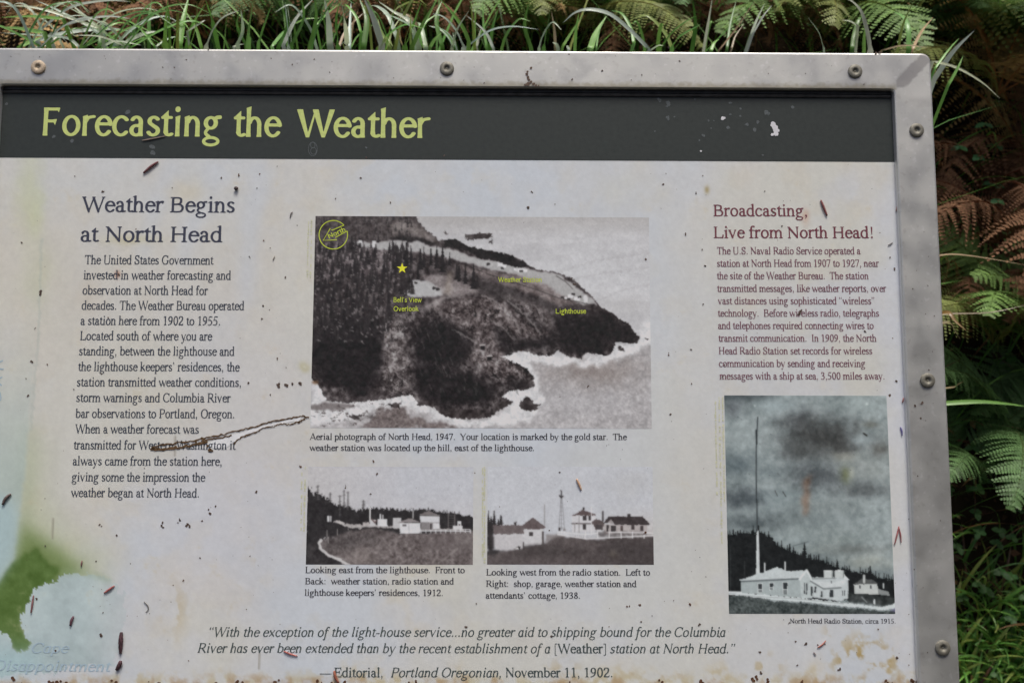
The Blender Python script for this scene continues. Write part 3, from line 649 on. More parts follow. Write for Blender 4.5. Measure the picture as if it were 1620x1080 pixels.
def paint_radio():
    B, w, h, fn = picture([(1146, 626), (1402.5, 625), (1416, 970), (1153, 970.5)], 1640)
    c = Canvas(w, h, frame_of(fn, 1120, 610, 5.226), (122, 134, 136), 61); rnd = random.Random(9)
    n1, n2, n3 = fbm(h, w, 60, 71), fbm(h, w, 9, 72, 4), fbm(h, w, 2.5, 73, 3)
    c.img += ((n1-.5)*60+(n2-.5)*26)[..., None]
    for b in ((300, 90, 260, 50, (66, 76, 80), .8), (190, 190, 90, 70, (84, 90, 96), .7), (560, 170, 150, 70, (140, 156, 160), .7), (330, 400, 200, 120, (128, 140, 142), .7), (750, 290, 110, 80, (78, 82, 86), .8), (920, 390, 300, 130, (60, 62, 62), .95), (1060, 500, 220, 100, (64, 65, 64), .85), (760, 540, 130, 70, (70, 74, 74), .7), (780, 520, 160, 80, (76, 80, 80), .8), (660, 540, 60, 60, (74, 80, 82), .6), (1250, 150, 220, 90, (140, 154, 154), .7), (1290, 460, 90, 60, (136, 150, 154), .8), (1420, 520, 80, 80, (84, 84, 80), .8), (1350, 320, 70, 30, (96, 98, 90), .7), (1300, 680, 200, 110, (132, 140, 138), .8), (1120, 590, 100, 50, (140, 140, 128), .6), (900, 740, 260, 110, (74, 80, 84), .85), (220, 640, 160, 90, (78, 92, 98), .8), (300, 930, 220, 80, (58, 66, 72), .85), (520, 720, 120, 60, (98, 112, 116), .6), (600, 930, 220, 70, (126, 142, 146), .7), (1300, 860, 260, 70, (78, 84, 86), .8), (900, 1000, 400, 60, (106, 116, 116), .6), (1140, 740, 50, 60, (98, 104, 50), .55)): c.blob(*b)
    c2 = frame_of(fn, 1120, 790, 5.142); c.fn = c2
    for b in ((350, 190, 240, 60, (70, 80, 84), .8), (700, 130, 300, 60, (96, 108, 110), .6), (1000, 260, 400, 50, (126, 138, 138), .6), (1150, 400, 300, 40, (98, 104, 102), .7), (900, 400, 150, 40, (140, 152, 150), .5), (1300, 500, 200, 60, (146, 152, 144), .7), (1100, 330, 200, 40, (130, 142, 140), .6)): c.blob(*b)
    c.img += ((n2-.5)*10)[..., None]
    for b in ((700, 330, 120, 70, (150, 164, 166), .5), (560, 60, 200, 50, (132, 146, 150), .5)): c.blob(*b)
    c.img = np.clip(112+(c.img-112)*1.22, 20, 230)+((n2-.5)*14)[..., None]+8
    woods = [(150, 280), (250, 275), (330, 262), (440, 270), (520, 310), (560, 370), (640, 410), (700, 430), (800, 460), (900, 490), (1000, 530), (1100, 570), (1200, 590), (1300, 590), (1400, 640), (1530, 650), (1530, 830), (150, 790)]
    c.poly(woods, (24, 28, 30), 4, 8, 0, 1, (n2-.5)*12)
    for x in np.arange(165, 1520, 21):
        y = np.interp(x, [165, 330, 440, 560, 700, 900, 1100, 1200, 1300, 1400, 1520], [290, 270, 275, 380, 440, 500, 580, 600, 600, 650, 660]); c.spruce(x+rnd.uniform(-6, 6), y+30, rnd.uniform(45, 110), rnd.uniform(10, 20), (24, 28, 30), rnd)
    for x, y, hh in ((785, 480, 140), (665, 430, 90), (495, 330, 80), (1050, 580, 110), (965, 540, 80), (1470, 650, 45), (1320, 600, 70)): c.spruce(x, y, hh, hh*.2, (22, 26, 28), rnd)
    c.line([(185, 380), (185, 740)], 1.2, (74, 76, 78), .6); c.line([(300, 500), (300, 640)], 1.2, (74, 78, 80), .5); c.line([(690, 375), (815, 340)], 1, (70, 78, 80), .7)
    c.poly([(392, 610), (398, 240), (412, 240), (424, 610)], (196, 204, 206), 1, 1)
    c.line([(402, 250), (400, 0)], 2., (52, 60, 64)); c.fn = frame_of(fn, 1120, 610, 5.226); c.line([(402, 960), (400, 600), (402, 470), (413, 262)], 1.7, (44, 52, 56)); c.line([(400, 370), (404, 480)], 2.6, (38, 46, 50)); c.fn = c2
    W = (204, 212, 214)
    c.poly([(165, 775), (260, 775), (600, 825), (900, 850), (1200, 885), (1530, 905), (1530, 940), (165, 940)], (64, 74, 74), 5, 4, 0, 1, (n2-.5)*70+(n3-.5)*70)
    c.poly([(1140, 760), (1400, 770), (1530, 800), (1530, 850), (1400, 860), (1140, 830)], (54, 60, 60), 5, 6, 1, 1, (n2-.5)*60)
    c.poly([(272, 655), (748, 640), (762, 795), (272, 752)], (158, 172, 174), 1, 1); c.poly([(254, 652), (565, 545), (645, 578), (802, 570), (745, 640), (280, 660)], (186, 197, 200), 1, 2); c.line([(275, 662), (745, 640)], 2.4, (74, 84, 88), .8)
    c.poly([(745, 642), (802, 570), (845, 650), (850, 800), (762, 795)], (176, 188, 190), 1, 1); c.line([(745, 645), (803, 570), (848, 650)], 3.2, W)
    c.poly([(845, 630), (1040, 625), (1140, 645), (1140, 800), (1080, 820), (850, 790)], (184, 194, 197), 1, 2); c.poly([(840, 660), (1020, 668), (1130, 650), (1080, 715), (930, 715)], (196, 204, 207), 1, 2); c.line([(835, 660), (940, 722), (1080, 712)], 2, (104, 114, 116)); c.line([(850, 640), (1040, 634)], 1.6, (120, 130, 132))
    for x, y in ((978, 600), (1068, 598)): c.poly([(x-38, y-25), (x+38, y-25), (x+36, y+34), (x-36, y+34)], (186, 194, 194), 1, 1); c.poly([(x-38, y-25), (x, y-32), (x+38, y-25), (x, y-18)], (208, 214, 214)); c.line([(x+34, y-20), (x+34, y+34)], 2, (130, 140, 140))
    c.poly([(1105, 600), (1150, 650), (1105, 645)], W)
    K = (48, 54, 58)
    for a, b, x, y in ((410, 680, 440, 752), (505, 676, 532, 728), (612, 670, 646, 765)): c.poly([(a-5, b-5), (x+5, b-5), (x+5, y+4), (a-5, y+4)], W); c.poly([(a, b), (x, b), (x, (b+y)/2+8), (a, (b+y)/2+8)], K); c.poly([(a, (b+y)/2+12), (x, (b+y)/2+12), (x, y), (a, y)], (112, 122, 124))
    for a, b, x, y in ((782, 672, 790, 762), (798, 676, 808, 766), (838, 705, 850, 775), (865, 705, 880, 750), (918, 740, 932, 790), (990, 728, 1018, 788), (1000, 655, 1006, 675), (1090, 735, 1096, 780), (1108, 735, 1114, 780)): c.poly([(a, b), (x, b), (x, y), (a, y)], K)
    for x, y0, y1 in ((463, 515, 580), (628, 505, 572)): c.line([(x, y0), (x, y1)], 2.2, W)
    c.poly([(1185, 685), (1375, 680), (1385, 768), (1190, 760)], (186, 192, 190), 1, 1); c.poly([(1178, 685), (1250, 640), (1330, 645), (1385, 682)], (84, 88, 88), 1, 2); c.line([(1268, 615), (1268, 668)], 3.6, (190, 196, 194)); c.poly([(1380, 720), (1470, 745), (1475, 778), (1385, 768)], (130, 136, 136)); c.line([(1425, 680), (1425, 715)], 2, W)
    for x in (1228, 1318): c.poly([(x, 692), (x+10, 692), (x+10, 722), (x, 722)], K)
    c.line([(165, 750), (270, 752)], 3.4, W); c.line([(165, 764), (270, 766)], 1.4, W)
    c.poly([(165, 768), (272, 752), (765, 796), (1090, 832), (1400, 868), (1500, 850), (1535, 820), (1535, 880), (1420, 892), (1100, 862), (760, 826), (560, 812), (272, 776)], (196, 206, 208), 2, 3); c.line([(272, 775), (760, 806), (1100, 842)], 1.2, (140, 150, 152), .7)
    c.poly([(1345, 805), (1356, 803), (1358, 846), (1345, 844)], W); c.line([(1250, 790), (1290, 830)], 2, (150, 160, 162), .7); c.poly([(1495, 890), (1530, 870), (1530, 910), (1480, 905)], (84, 74, 130), 3, 4, 1, .7)
    c.fn = frame_of(fn, 1120, 610, 5.226)
    c.poly([(805, 750), (850, 745), (840, 880), (845, 960), (800, 1060), (770, 1060), (790, 900)], (136, 88, 58), 14, 14, 3, .6, (n2-.5)*60)
    c.blob(1190, 720, 24, 50, (170, 176, 164), .7); c.blob(390, 168, 8, 8, (190, 204, 206), .9); c.blob(1310, 152, 12, 9, (200, 212, 212), .9); c.line([(1285, 395), (1310, 412)], 2.5, (40, 36, 34)); c.line([(555, 865), (575, 910)], 1.2, (60, 66, 66)); c.line([(620, 875), (645, 915)], 1.4, (60, 66, 66))
    for _ in range(24): x, y = rnd.uniform(150, 1490), rnd.uniform(90, 960); c.line([(x, y), (x+4, y+3)], 1.1, (60, 66, 66), .7)
    c.finish(3., .3)
    return B, c

def paint_face(u0, u1, v0, v1, nu, nv):
    """The sheet's own ink, grime and algae (cells are in metres on the face, points in photo pixels)."""
    def fn(p):
        uv = face_uv(p); return np.stack([(uv[:, 0]-u0)/(u1-u0)*nu, (v1-uv[:, 1])/(v1-v0)*nv], 1)
    c = Canvas(nu, nv, fn, (188, 188, 189), 81)
    n1, n2, n3, n4 = fbm(nv, nu, 90, 82), fbm(nv, nu, 26, 83), fbm(nv, nu, 7, 84), fbm(nv, nu, 45, 85, 4)
    st = fbm(nv, nu, 60, 86, 4, asp=.35)
    c.lay(sstep(.45, .72, n1), (184, 189, 197), .8); c.lay(sstep(.5, .3, n1), (190, 188, 180), .75); c.lay(sstep(.52, .75, n2), (190, 183, 170), .34); c.lay(sstep(.55, .8, n4), (192, 187, 181), .4)
    c.poly([(-60, 250), (520, 250), (460, 470), (180, 560), (-60, 700)], (191, 186, 176), 60, soft=40, op=.55)
    for q in ([(330, 262), (372, 262), (330, 330), (300, 420), (275, 420), (300, 330)], [(262, 262), (285, 262), (250, 340), (232, 420), (215, 410), (232, 330)], [(400, 262), (440, 262), (410, 340), (400, 480), (375, 480), (380, 340)]): c.poly(q, (184, 188, 196), 12, soft=5, op=.6)
    c.poly([(760, 270), (1060, 270), (1110, 600), (1050, 1000), (900, 1010), (760, 700)], (184, 189, 198), 60, soft=50, op=.6); c.poly([(380, 500), (490, 520), (480, 900), (300, 960), (240, 860)], (190, 188, 192), 40, soft=30, op=.6)
    c.poly([(1060, 330), (1130, 330), (1130, 900), (1060, 800)], (190, 188, 183), 30, soft=16, op=.55); c.poly([(1395, 300), (1420, 300), (1452, 1060), (1420, 1060)], (190, 193, 204), 20, soft=10, op=.6)
    for b in ((45, 300, 16, 60, (178, 184, 140), .35), (58, 340, 10, 40, (176, 184, 130), .3), (60, 440, 20, 50, (176, 178, 150), .4), (210, 380, 40, 8, (182, 172, 128), .4), (300, 310, 30, 20, (190, 178, 150), .4), (140, 470, 30, 30, (186, 176, 160), .4)): c.blob(*b)
    # map: pale water left, green land fading to the right, a bay below
    zf = lambda L: [(x/2.4537, y/2.4537+640) for x, y in L]
    left = [(-80, 300), (62, 330), (62, 480), (56, 560), (51, 640)]+zf([(118, 60), (104, 190), (92, 330), (72, 470), (58, 590), (20, 660), (-10, 700)])+[(-80, 930)]
    lw = c.mask(left, 3, 2, 1); fade = sstep(480, 800, face_rows(nv, v0, v1))[:, None]
    zq = lambda L: [(x/2, y/2+540) for x, y in L]
    g1 = c.mask(zq([(95, 240), (130, 330), (140, 480), (220, 600), (380, 700), (330, 760), (60, 900), (0, 760), (60, 600)]), 16, soft=12)
    g0 = c.mask(zq([(72, 560), (110, 610), (190, 660), (280, 715), (240, 745), (160, 790), (20, 900), (-20, 900), (-20, 740), (40, 680)]), 8, soft=6)
    c.lay(g1, (164, 172, 130), .45); c.lay(g0, (98, 118, 64), .85)
    gl = c.mask(zf([(118, 60), (132, 100), (125, 300), (115, 450), (60, 600), (40, 590), (80, 450)]), 4, 2, 6); c.lay(gl, (128, 144, 100), .5)
    c.lay(c.mask(zf([(60, 600), (130, 560), (230, 640), (210, 690), (145, 712), (110, 762), (80, 830), (86, 888), (126, 908), (112, 948), (72, 955), (30, 910), (-20, 880), (-20, 690)]), 6, 7, 1), np.array([80, 104, 50])+((n3-.5)*26)[..., None], .95)
    c.lay(lw*fade, np.array([164, 177, 172])+((n2-.5)*26)[..., None], .85)
    c.poly([(-80, 760), (20, 790)]+zf([(75, 450), (52, 610), (0, 690), (-20, 700)])+[(-80, 930)], (158, 180, 186), 5, 3, 4, .7)
    bay = zf([(250, 650), (300, 648), (350, 662), (430, 680), (480, 730), (490, 850), (450, 1010), (200, 1030), (-40, 1050), (-40, 870), (5, 880), (38, 908), (55, 945), (76, 955), (112, 950), (124, 915), (100, 900), (84, 880), (80, 830), (108, 762), (143, 712), (208, 692), (232, 664)])
    bm = c.mask(bay, 8, 7, 0); xfade = sstep(215, 120, face_cols(nu, u0, u1))[None, :]
    c.lay(bm*(.3+.7*xfade), np.array([166, 180, 182])+((n2-.5)*34+(n3-.5)*12)[..., None], .97); c.poly(zf([(-40, 930), (60, 960), (130, 950), (180, 1000), (120, 1040), (-40, 1050)]), (152, 184, 190), 10, soft=8, op=.6)
    bl = c.mask(zf([(243, 652), (300, 645), (350, 660), (440, 690)]+[(430, 676), (350, 648), (290, 632), (240, 640)]), 3, 2, 2); c.lay(bl, (128, 146, 110), .7)
    c.line([(66, 380), (64, 480), (60, 560), (55, 610), (50, 680)], 2.2, (146, 158, 152), .25, 3)
    # grime
    c.lay(sstep(.62, .85, n3)*sstep(.55, .75, n2), (172, 160, 134), .3)
    rows = face_rows(nv, v0, v1)[:, None]
    edge = sstep(1050, 1082, rows+(n2-.5)*40); c.lay(edge*sstep(.4, .68, n3), (170, 156, 122), .7)
    c.lay(sstep(1062, 1086, rows+(n3-.5)*30)*sstep(.48, .6, fbm(nv, nu, 12, 88)), (140, 104, 70), .4)
    sp = sstep(.5, .68, fbm(nv, nu, 9, 87, 4))
    for q, o in (([(1330, 1030), (1350, 1010), (1420, 1030), (1425, 1065), (1350, 1070), (1310, 1050)], .85), ([(1180, 1045), (1220, 1040), (1240, 1075), (1190, 1078)], .5), ([(1300, 985), (1330, 990), (1345, 1040), (1315, 1020)], .5), ([(860, 1050), (910, 1040), (910, 1078), (860, 1078)], .5), ([(270, 915), (290, 940), (285, 1000), (265, 1000)], .5), ([(395, 860), (440, 860), (430, 890), (395, 890)], .4)): c.lay(c.mask(q, 14, 6, 6)*sp, (156, 130, 78), o)
    for x, y0, y1 in ((411, 1032, 1056), (278, 690, 720), (85, 820, 850)): c.line([(x, y0), (x-1, y1)], 1.5, (120, 112, 100), .5)
    c.blob(483, 580, 7, 7, (168, 160, 118), .8); c.blob(483, 580, 4, 4, (192, 190, 180), .8)
    c.blob(1118, 300, 4, 6, (140, 120, 70), .7); c.blob(187, 434, 4, 6, (150, 100, 80), .8); c.blob(1274, 343, 6, 12, (176, 140, 120), .6)
    c.img += ((n3-.5)*7+(st-.5)*5)[..., None]
    c.grain(1.6)
    return c
def face_rows(nv, v0, v1):
    v = v1-(np.arange(nv)+.5)/nv*(v1-v0); return face_px(np.stack([v*0, v], 1))[:, 1]
def face_cols(nu, u0, u1):
    u = u0+(np.arange(nu)+.5)/nu*(u1-u0); return face_px(np.stack([u, u*0-.15], 1))[:, 0]
# ================================================================ the ground and the bank
def bank_z(x, y):
    x, y = np.asarray(x, float), np.asarray(y, float)
    t = np.clip(y-.25, 0, None)
    z = np.where(t < 1.6, .9*t, 1.44+.35*(t-1.6))
    z = z*(1-np.exp(-t*6)*.6)+.05*np.sin(x*2.3+y*1.7)*np.clip(t*3, 0, 1)+.03*np.sin(x*6.1-y*4.3+1)*np.clip(t*4, 0, 1)
    return z
def ground_hit(px, py):
    d = ray(px, py); t = .5
    for _ in range(4000):
        p = CAM_P+d*t
        if p[2] < bank_z(p[0], p[1]): return p
        t += .004
    return CAM_P+d*3

m_soil = mat('bank_soil', base=(.035, .024, .015), rough=.95, spec=.1, noise=.6, nscale=9, bump=.6)
xs = np.concatenate([[-60, -30, -15, -8, -4], np.arange(-2.4, 2.6, .06), [4, 8, 15, 30, 60]]); ys = np.concatenate([[-60, -30, -15, -8, -4], np.arange(-2, 3.2, .06), [4, 6, 9, 15, 30, 60]])
gx, gy = np.meshgrid(xs, ys); rr = np.random.RandomState(2)
gz = bank_z(gx, gy)+np.where((gy > .3) & (gy < 3.2) & (np.abs(gx) < 2.5), (rr.rand(*gx.shape)-.5)*.03, 0)
gz = np.where(gy > 9, bank_z(gx, 9.), gz)
n = len(xs); F = [(j*n+i, j*n+i+1, (j+1)*n+i+1, (j+1)*n+i) for j in range(len(ys)-1) for i in range(n-1)]
ground = mesh_obj('ground', np.stack([gx.ravel(), gy.ravel(), gz.ravel()], 1), F, m_soil, smooth=True); ground['kind'] = 'structure'
m_path = mat('path_gravel', base=(.16, .14, .12), rough=.95, spec=.1, noise=.4, nscale=40, bump=.8)
pathx = np.arange(-6, 6.01, .5); P = [(x, y+.12*math.sin(x*1.3), .004) for y in (-2.3, -.15) for x in pathx]; n = len(pathx)
path = mesh_obj('path', P, [(i, i+1, n+i+1, n+i) for i in range(n-1)], m_path); path['kind'] = 'structure'

# ================================================================ the sign
U0 = float(face_uv([(5, 145)])[0, 0])
RAIL = .0388; DEEP = .007
def on_rail(p):
    d = RC@np.array([(p[0]-810)/FPX, -(p[1]-540)/FPX, -1.]); t = (CZ-DEEP)/-d[2]; return d[:2]*t
U1, V1, V0 = float(on_rail((1434, 600))[0]), float(on_rail((700, 138.3))[1]), -.236
MS = Matrix(SIGN.tolist()).to_4x4(); MS.translation = Vector(SIGN_O)
sign = thing('information_sign', 'weathered interpretive sign titled Forecasting the Weather in a grey metal frame', 'sign', (0, .1, 0))
REL = Matrix.Translation((0, -.1, 0))@MS
def on_face(name, v2, faces, n, m, parent, **k):
    v2 = np.asarray(v2, float); v = np.concatenate([v2, np.full((len(v2), 1), n) if np.isscalar(n) else np.asarray(n, float).reshape(-1, 1)], 1)
    return mesh_obj(name, v, faces, m, parent, mw=(REL if parent is sign else Matrix.Identity(4)), **k)

def m_print_build(rough):
    def b(nt, p, tc, nz, col):
        nz.inputs['Scale'].default_value = 220; N, L = nt.nodes, nt.links
        mr = N.new('ShaderNodeMapRange'); mr.inputs[1].default_value = .3; mr.inputs[2].default_value = .7; mr.inputs[3].default_value = rough-.06; mr.inputs[4].default_value = rough+.1
        L.new(nz.outputs[0], mr.inputs[0]); L.new(mr.outputs[0], p.inputs['Roughness'])
    return b
m_sheet = mat('printed_sheet', m_print_build(.5), attr='ink', spec=.3, noise=.03, bump=.03)
m_header = mat('dark_header', m_print_build(.5), base=srgb((54, 60, 58))*.95, spec=.3, noise=.12, bump=.05)
nu, nv = 760, 504
face = paint_face(U0-.004, U1+.004, V0-.004, V1+.004, nu, nv)
gu, gv = np.meshgrid(np.linspace(U0-.004, U1+.004, nu), np.linspace(V1+.004, V0-.004, nv))
def grid_faces(nu, nv):
    i = np.arange(nv*nu).reshape(nv, nu); return np.stack([i[:-1, :-1], i[1:, :-1], i[1:, 1:], i[:-1, 1:]], -1).reshape(-1, 4)
panel = on_face('panel', np.stack([gu.ravel(), gv.ravel()], 1), grid_faces(nu, nv), 0., m_sheet, sign, uniform=4)
set_col(panel, ink(face.img.reshape(-1, 3)), 'ink')
# dark band along the top
vh = float(face_uv([(700, 253)])[0, 1])
hb = on_face('header_band', [(U0-.003, vh), (U1+.003, vh), (U1+.003, V1+.003), (U0-.003, V1+.003)], [(0, 1, 2, 3)], .00012, m_header, panel)
# seal strip, its dark colour stands for the shadow under the top rail
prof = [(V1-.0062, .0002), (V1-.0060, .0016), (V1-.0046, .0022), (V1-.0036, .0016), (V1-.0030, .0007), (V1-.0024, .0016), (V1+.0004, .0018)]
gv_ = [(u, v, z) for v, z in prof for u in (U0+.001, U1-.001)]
mesh_obj('gasket_shadow', gv_, [(2*i, 2*i+1, 2*i+3, 2*i+2) for i in range(len(prof)-1)], mat('gasket_shade', base=(.045, .045, .043), rough=.6, noise=.5, nscale=120), sign, mw=REL)
# printed photographs
for name, fn, lab in (('printed_photograph', paint_aerial, 'aerial photograph of a dark wooded headland above white surf'), ('printed_photograph', paint_east, 'photograph of white station buildings behind a brown slope'),
                      ('printed_photograph', paint_west, 'photograph of a shop, a thin tower and houses behind a white fence'), ('printed_photograph', paint_radio, 'bluish photograph of a white house and a tall mast under dark clouds')):
    B, c = fn(); a, b = np.meshgrid(np.linspace(B[0], B[1], c.w), np.linspace(B[3], B[2], c.h))
    o = on_face(name, np.stack([a.ravel(), b.ravel()], 1), grid_faces(c.w, c.h), .00012, m_sheet, panel, uniform=4); o['label'] = lab
    set_col(o, ink(c.img.reshape(-1, 3)), 'ink')

# lettering
def letters(name, lines, m, n=.00025, label=None):
    V, F, k = [], [], 0
    for txt, st, x0, x1, y0, y1, em in lines:
        v, f, w = text_mesh(txt, st); a, b = face_uv([(x0, y0), (x1, y1)]); d = b-a; L = np.hypot(*d); d /= L
        k_em = em/FPX*CZ*1.0
        s0 = face_uv([((x0+x1)/2, y0), ((x0+x1)/2, y0-em)]); h = np.hypot(*(s0[1]-s0[0]))
        V.append(a+np.outer(v[:, 0]*L/w, d)+np.outer(v[:, 1]*h, [-d[1], d[0]])); F += [tuple(i+k for i in q) for q in f]; k += len(v)
    o = on_face(name, np.vstack(V), F, n, m, panel)
    if label: o['label'] = label
    return o
def inkmat(name, c, rough=.55): return mat(name, base=tuple(ink(c)), rough=rough, spec=.25, noise=.1, nscale=300)
m_title = inkmat('title_ink', (178, 187, 114)); m_slate = inkmat('slate_ink', (58, 60, 74)); m_text = inkmat('body_ink', (62, 66, 76)); m_wine = inkmat('wine_ink', (104, 56, 66)); m_cap = inkmat('caption_ink', (50, 48, 56)); m_quote = inkmat('quote_ink', (66, 74, 74)); m_wine2 = inkmat('wine_body_ink', (108, 72, 84)); m_map = inkmat('map_ink', (172, 184, 62)); m_gold = inkmat('star_ink', (208, 212, 52)); m_blue = inkmat('faded_blue_ink', (152, 170, 182)); m_olive = inkmat('faded_olive_ink', (186, 185, 160))
letters('title_lettering', [('Forecasting', TITLE, 67.3, 350, 214.8, 216.6, 67), ('the', TITLE, 369, 445.5, 216.8, 217.2, 67), ('Weather', TITLE, 469, 681, 217.6, 218.8, 67)], m_title)
letters('heading_lettering', [('Weather Begins', HEAD, 128.7, 371.3, 335.2, 336.4, 37.5), ('at North Head', HEAD, 127.3, 352, 382.3, 383, 37.5)], m_slate, label='dark slate heading at the left')
letters('heading_lettering', [('Broadcasting,', HEAD, 1128.7, 1276.5, 342, 342.3, 28), ('Live from North Head!', HEAD, 1129.2, 1380.8, 376.6, 376.8, 28)], m_wine, label='wine red heading at the right')
b1 = [('The United States Government', 134, 338, 417.7), ('invested in weather forecasting and', 132, 365.5, 441.7), ('observation at North Head for', 130.5, 329, 465.7), ('decades. The Weather Bureau operated', 129, 386.5, 489.7), ('a station here from 1902 to 1955.', 127.5, 348, 513.7), ('Located south of where you are', 126.5, 336, 537.7), ('standing, between the lighthouse and', 125, 371, 561.7), ('the lighthouse keepers\u2019 residences, the', 123.5, 379.5, 586.3), ('station transmitted weather conditions,', 121.5, 381, 610.7), ('storm warnings and Columbia River', 120.5, 365, 635.3), ('bar observations to Portland, Oregon.', 119, 370.5, 660.4), ('When a weather forecast was', 118.5, 314.5, 684.8), ('transmitted for Western Washington it', 116.5, 373, 710.1), ('always came from the station here,', 115, 350.5, 735.4), ('giving some the impression the', 113.5, 325, 760.6), ('weather began at North Head.', 112, 314.5, 785.5)]
letters('body_lettering', [(t, TIMES, a, b, y, y+.8, 21.5) for t, a, b, y in b1], m_text, label='dark grey paragraph in the left column')
b2 = [('The U.S. Naval Radio Service operated a', 1134.3, 1362, 402.3), ('station at North Head from 1907 to 1927, near', 1134.3, 1390.7, 422), ('the site of the Weather Bureau.  The station', 1134.3, 1374.3, 441.7), ('transmitted messages, like weather reports, over', 1134.7, 1402.3, 461.7), ('vast distances using sophisticated \u201cwireless\u201d', 1135.7, 1383.3, 481.3), ('technology.  Before wireless radio, telegraphs', 1135.7, 1390.7, 500.7), ('and telephones required connecting wires to', 1136, 1382.3, 520.3), ('transmit communication.  In 1909, the North', 1136.7, 1386.7, 540.3), ('Head Radio Station set records for wireless', 1137, 1380, 560.3), ('communication by sending and receiving', 1137.3, 1369, 580.2), ('messages with a ship at sea, 3,500 miles away.', 1138, 1399, 600)]
letters('body_lettering', [(t, TIMES, a, b, y, y, 17.4) for t, a, b, y in b2], m_wine2, label='wine red paragraph in the right column')
cap = [('Aerial photograph of North Head, 1947.  Your location is marked by the gold star.  The', 490, 992, 695.2, 15.2), ('weather station was located up the hill, east of the lighthouse.', 489.3, 844.8, 712.6, 15.2),
       ('Looking east from the lighthouse.  Front to', 483, 735.2, 905.6, 15.2), ('Back:  weather station, radio station and', 482.6, 718.1, 923.4, 15.2), ('lighthouse keepers\u2019 residences, 1912.', 481.9, 700.4, 941.5, 15.2),
       ('Looking west from the radio station.  Left to', 769.3, 1028.5, 909.3, 15.2), ('Right:  shop, garage, weather station and', 768.9, 1007, 927.4, 15.2), ('attendants\u2019 cottage, 1938.', 768.5, 917.4, 945.9, 15.2), ('North Head Radio Station, circa 1915.', 1249.7, 1416.6, 985.2, 11.4)]
letters('caption_lettering', [(t, TIMES, a, b, y, y+.3, e) for t, a, b, y, e in cap], m_cap, label='small dark captions below the photographs')
letters('quote_lettering', [('\u201cWith the exception of the light-house service...no greater aid to shipping bound for the Columbia', TIMES_IT, 331.5, 1148, 1006.3, 1006.3, 23), ('River has ever been extended than by the recent establishment of a', TIMES_IT, 312.2, 870.6, 1031.6, 1032.4, 23), ('[Weather]', TIMES, 877.7, 958.6, 1032.4, 1032.4, 23), ('station at North Head.\u201d', TIMES_IT, 965.2, 1163.6, 1032.4, 1032.4, 23),
                            ('\u2014', TIMES, 505.8, 525, 1070.2, 1070.2, 23), ('Editorial,', TIMES, 528.6, 605.2, 1070.2, 1070.3, 23), ('Portland Oregonian,', TIMES_IT, 618, 792.5, 1070.3, 1070.3, 23), ('November 11, 1902.', TIMES, 799.6, 968.6, 1070.3, 1070.3, 23)], m_quote, label='grey italic quotation along the bottom')
letters('map_lettering', [('Bell\u2019s View', SANS, 622.7, 667, 478, 478.2, 11.8), ('Overlook', SANS, 622.7, 662, 492.2, 492.2, 11.8), ('Weather Station', SANS, 788, 857, 446, 446.3, 11.8), ('Lighthouse', SANS, 879.2, 927.3, 496, 496, 11.8), ('North', SANS, 521, 547, 377.5, 365.5, 11)], m_map, label='yellow green place names on the aerial photograph')
letters('faded_lettering', [('Cape', TIMES_IT, 50, 110, 1032, 1032, 24), ('Disappointment', TIMES_IT, -12, 176, 1060.5, 1061.5, 26)], m_blue, label='faded blue place name on the map')
def ribbon(pts, w):
    """Flat strip along photo points; w in metres (one width or one per point)."""
    q = face_uv(pts); w = np.broadcast_to(w, len(q)); t = np.gradient(q, axis=0); t /= np.hypot(t[:, 0], t[:, 1])[:, None]+1e-9; nn = np.stack([-t[:, 1], t[:, 0]], 1)
    return np.vstack([q+nn*w[:, None]/2, q-nn*w[:, None]/2]), [(i, i+len(q), i+len(q)+1, i+1) for i in range(len(q)-1)]
def joined(name, parts, n, m, parent, label=None, **k):
    V, F, c = [], [], 0
    for v, f in parts: V.append(v); F += [tuple(i+c for i in q) for q in f]; c += len(v)
    o = on_face(name, np.vstack(V), F, n, m, parent, **k)
    if label: o['label'] = label
    return o
# north mark and the gold star on the aerial photograph
a = np.radians(np.linspace(36, 352, 50)+6)
circ = np.stack([527.4+22.5*np.cos(a), 371.5-22.5*np.sin(a)], 1)
arrow = [(544, 356.5), (525, 364.5), (522.5, 361.5), (511.5, 380.3), (533, 379.5), (530.5, 375.8), (549.5, 365.5)]
joined('compass_mark', [ribbon(np.vstack([[(544, 356.5)], circ, [(549.5, 365.5)]]), .0009), ribbon(arrow, .0009)], .00028, m_map, panel)
sp = [(636.3+(8.8 if i % 2 == 0 else 3.5)*math.sin(i*math.pi/5), 424.6-(8.8 if i % 2 == 0 else 3.5)*math.cos(i*math.pi/5)) for i in range(10)]
on_face('star_mark', face_uv(sp+[(636.3, 424.6)]), [(i, 10, (i+1) % 10) for i in range(10)], .00028, m_gold, panel)
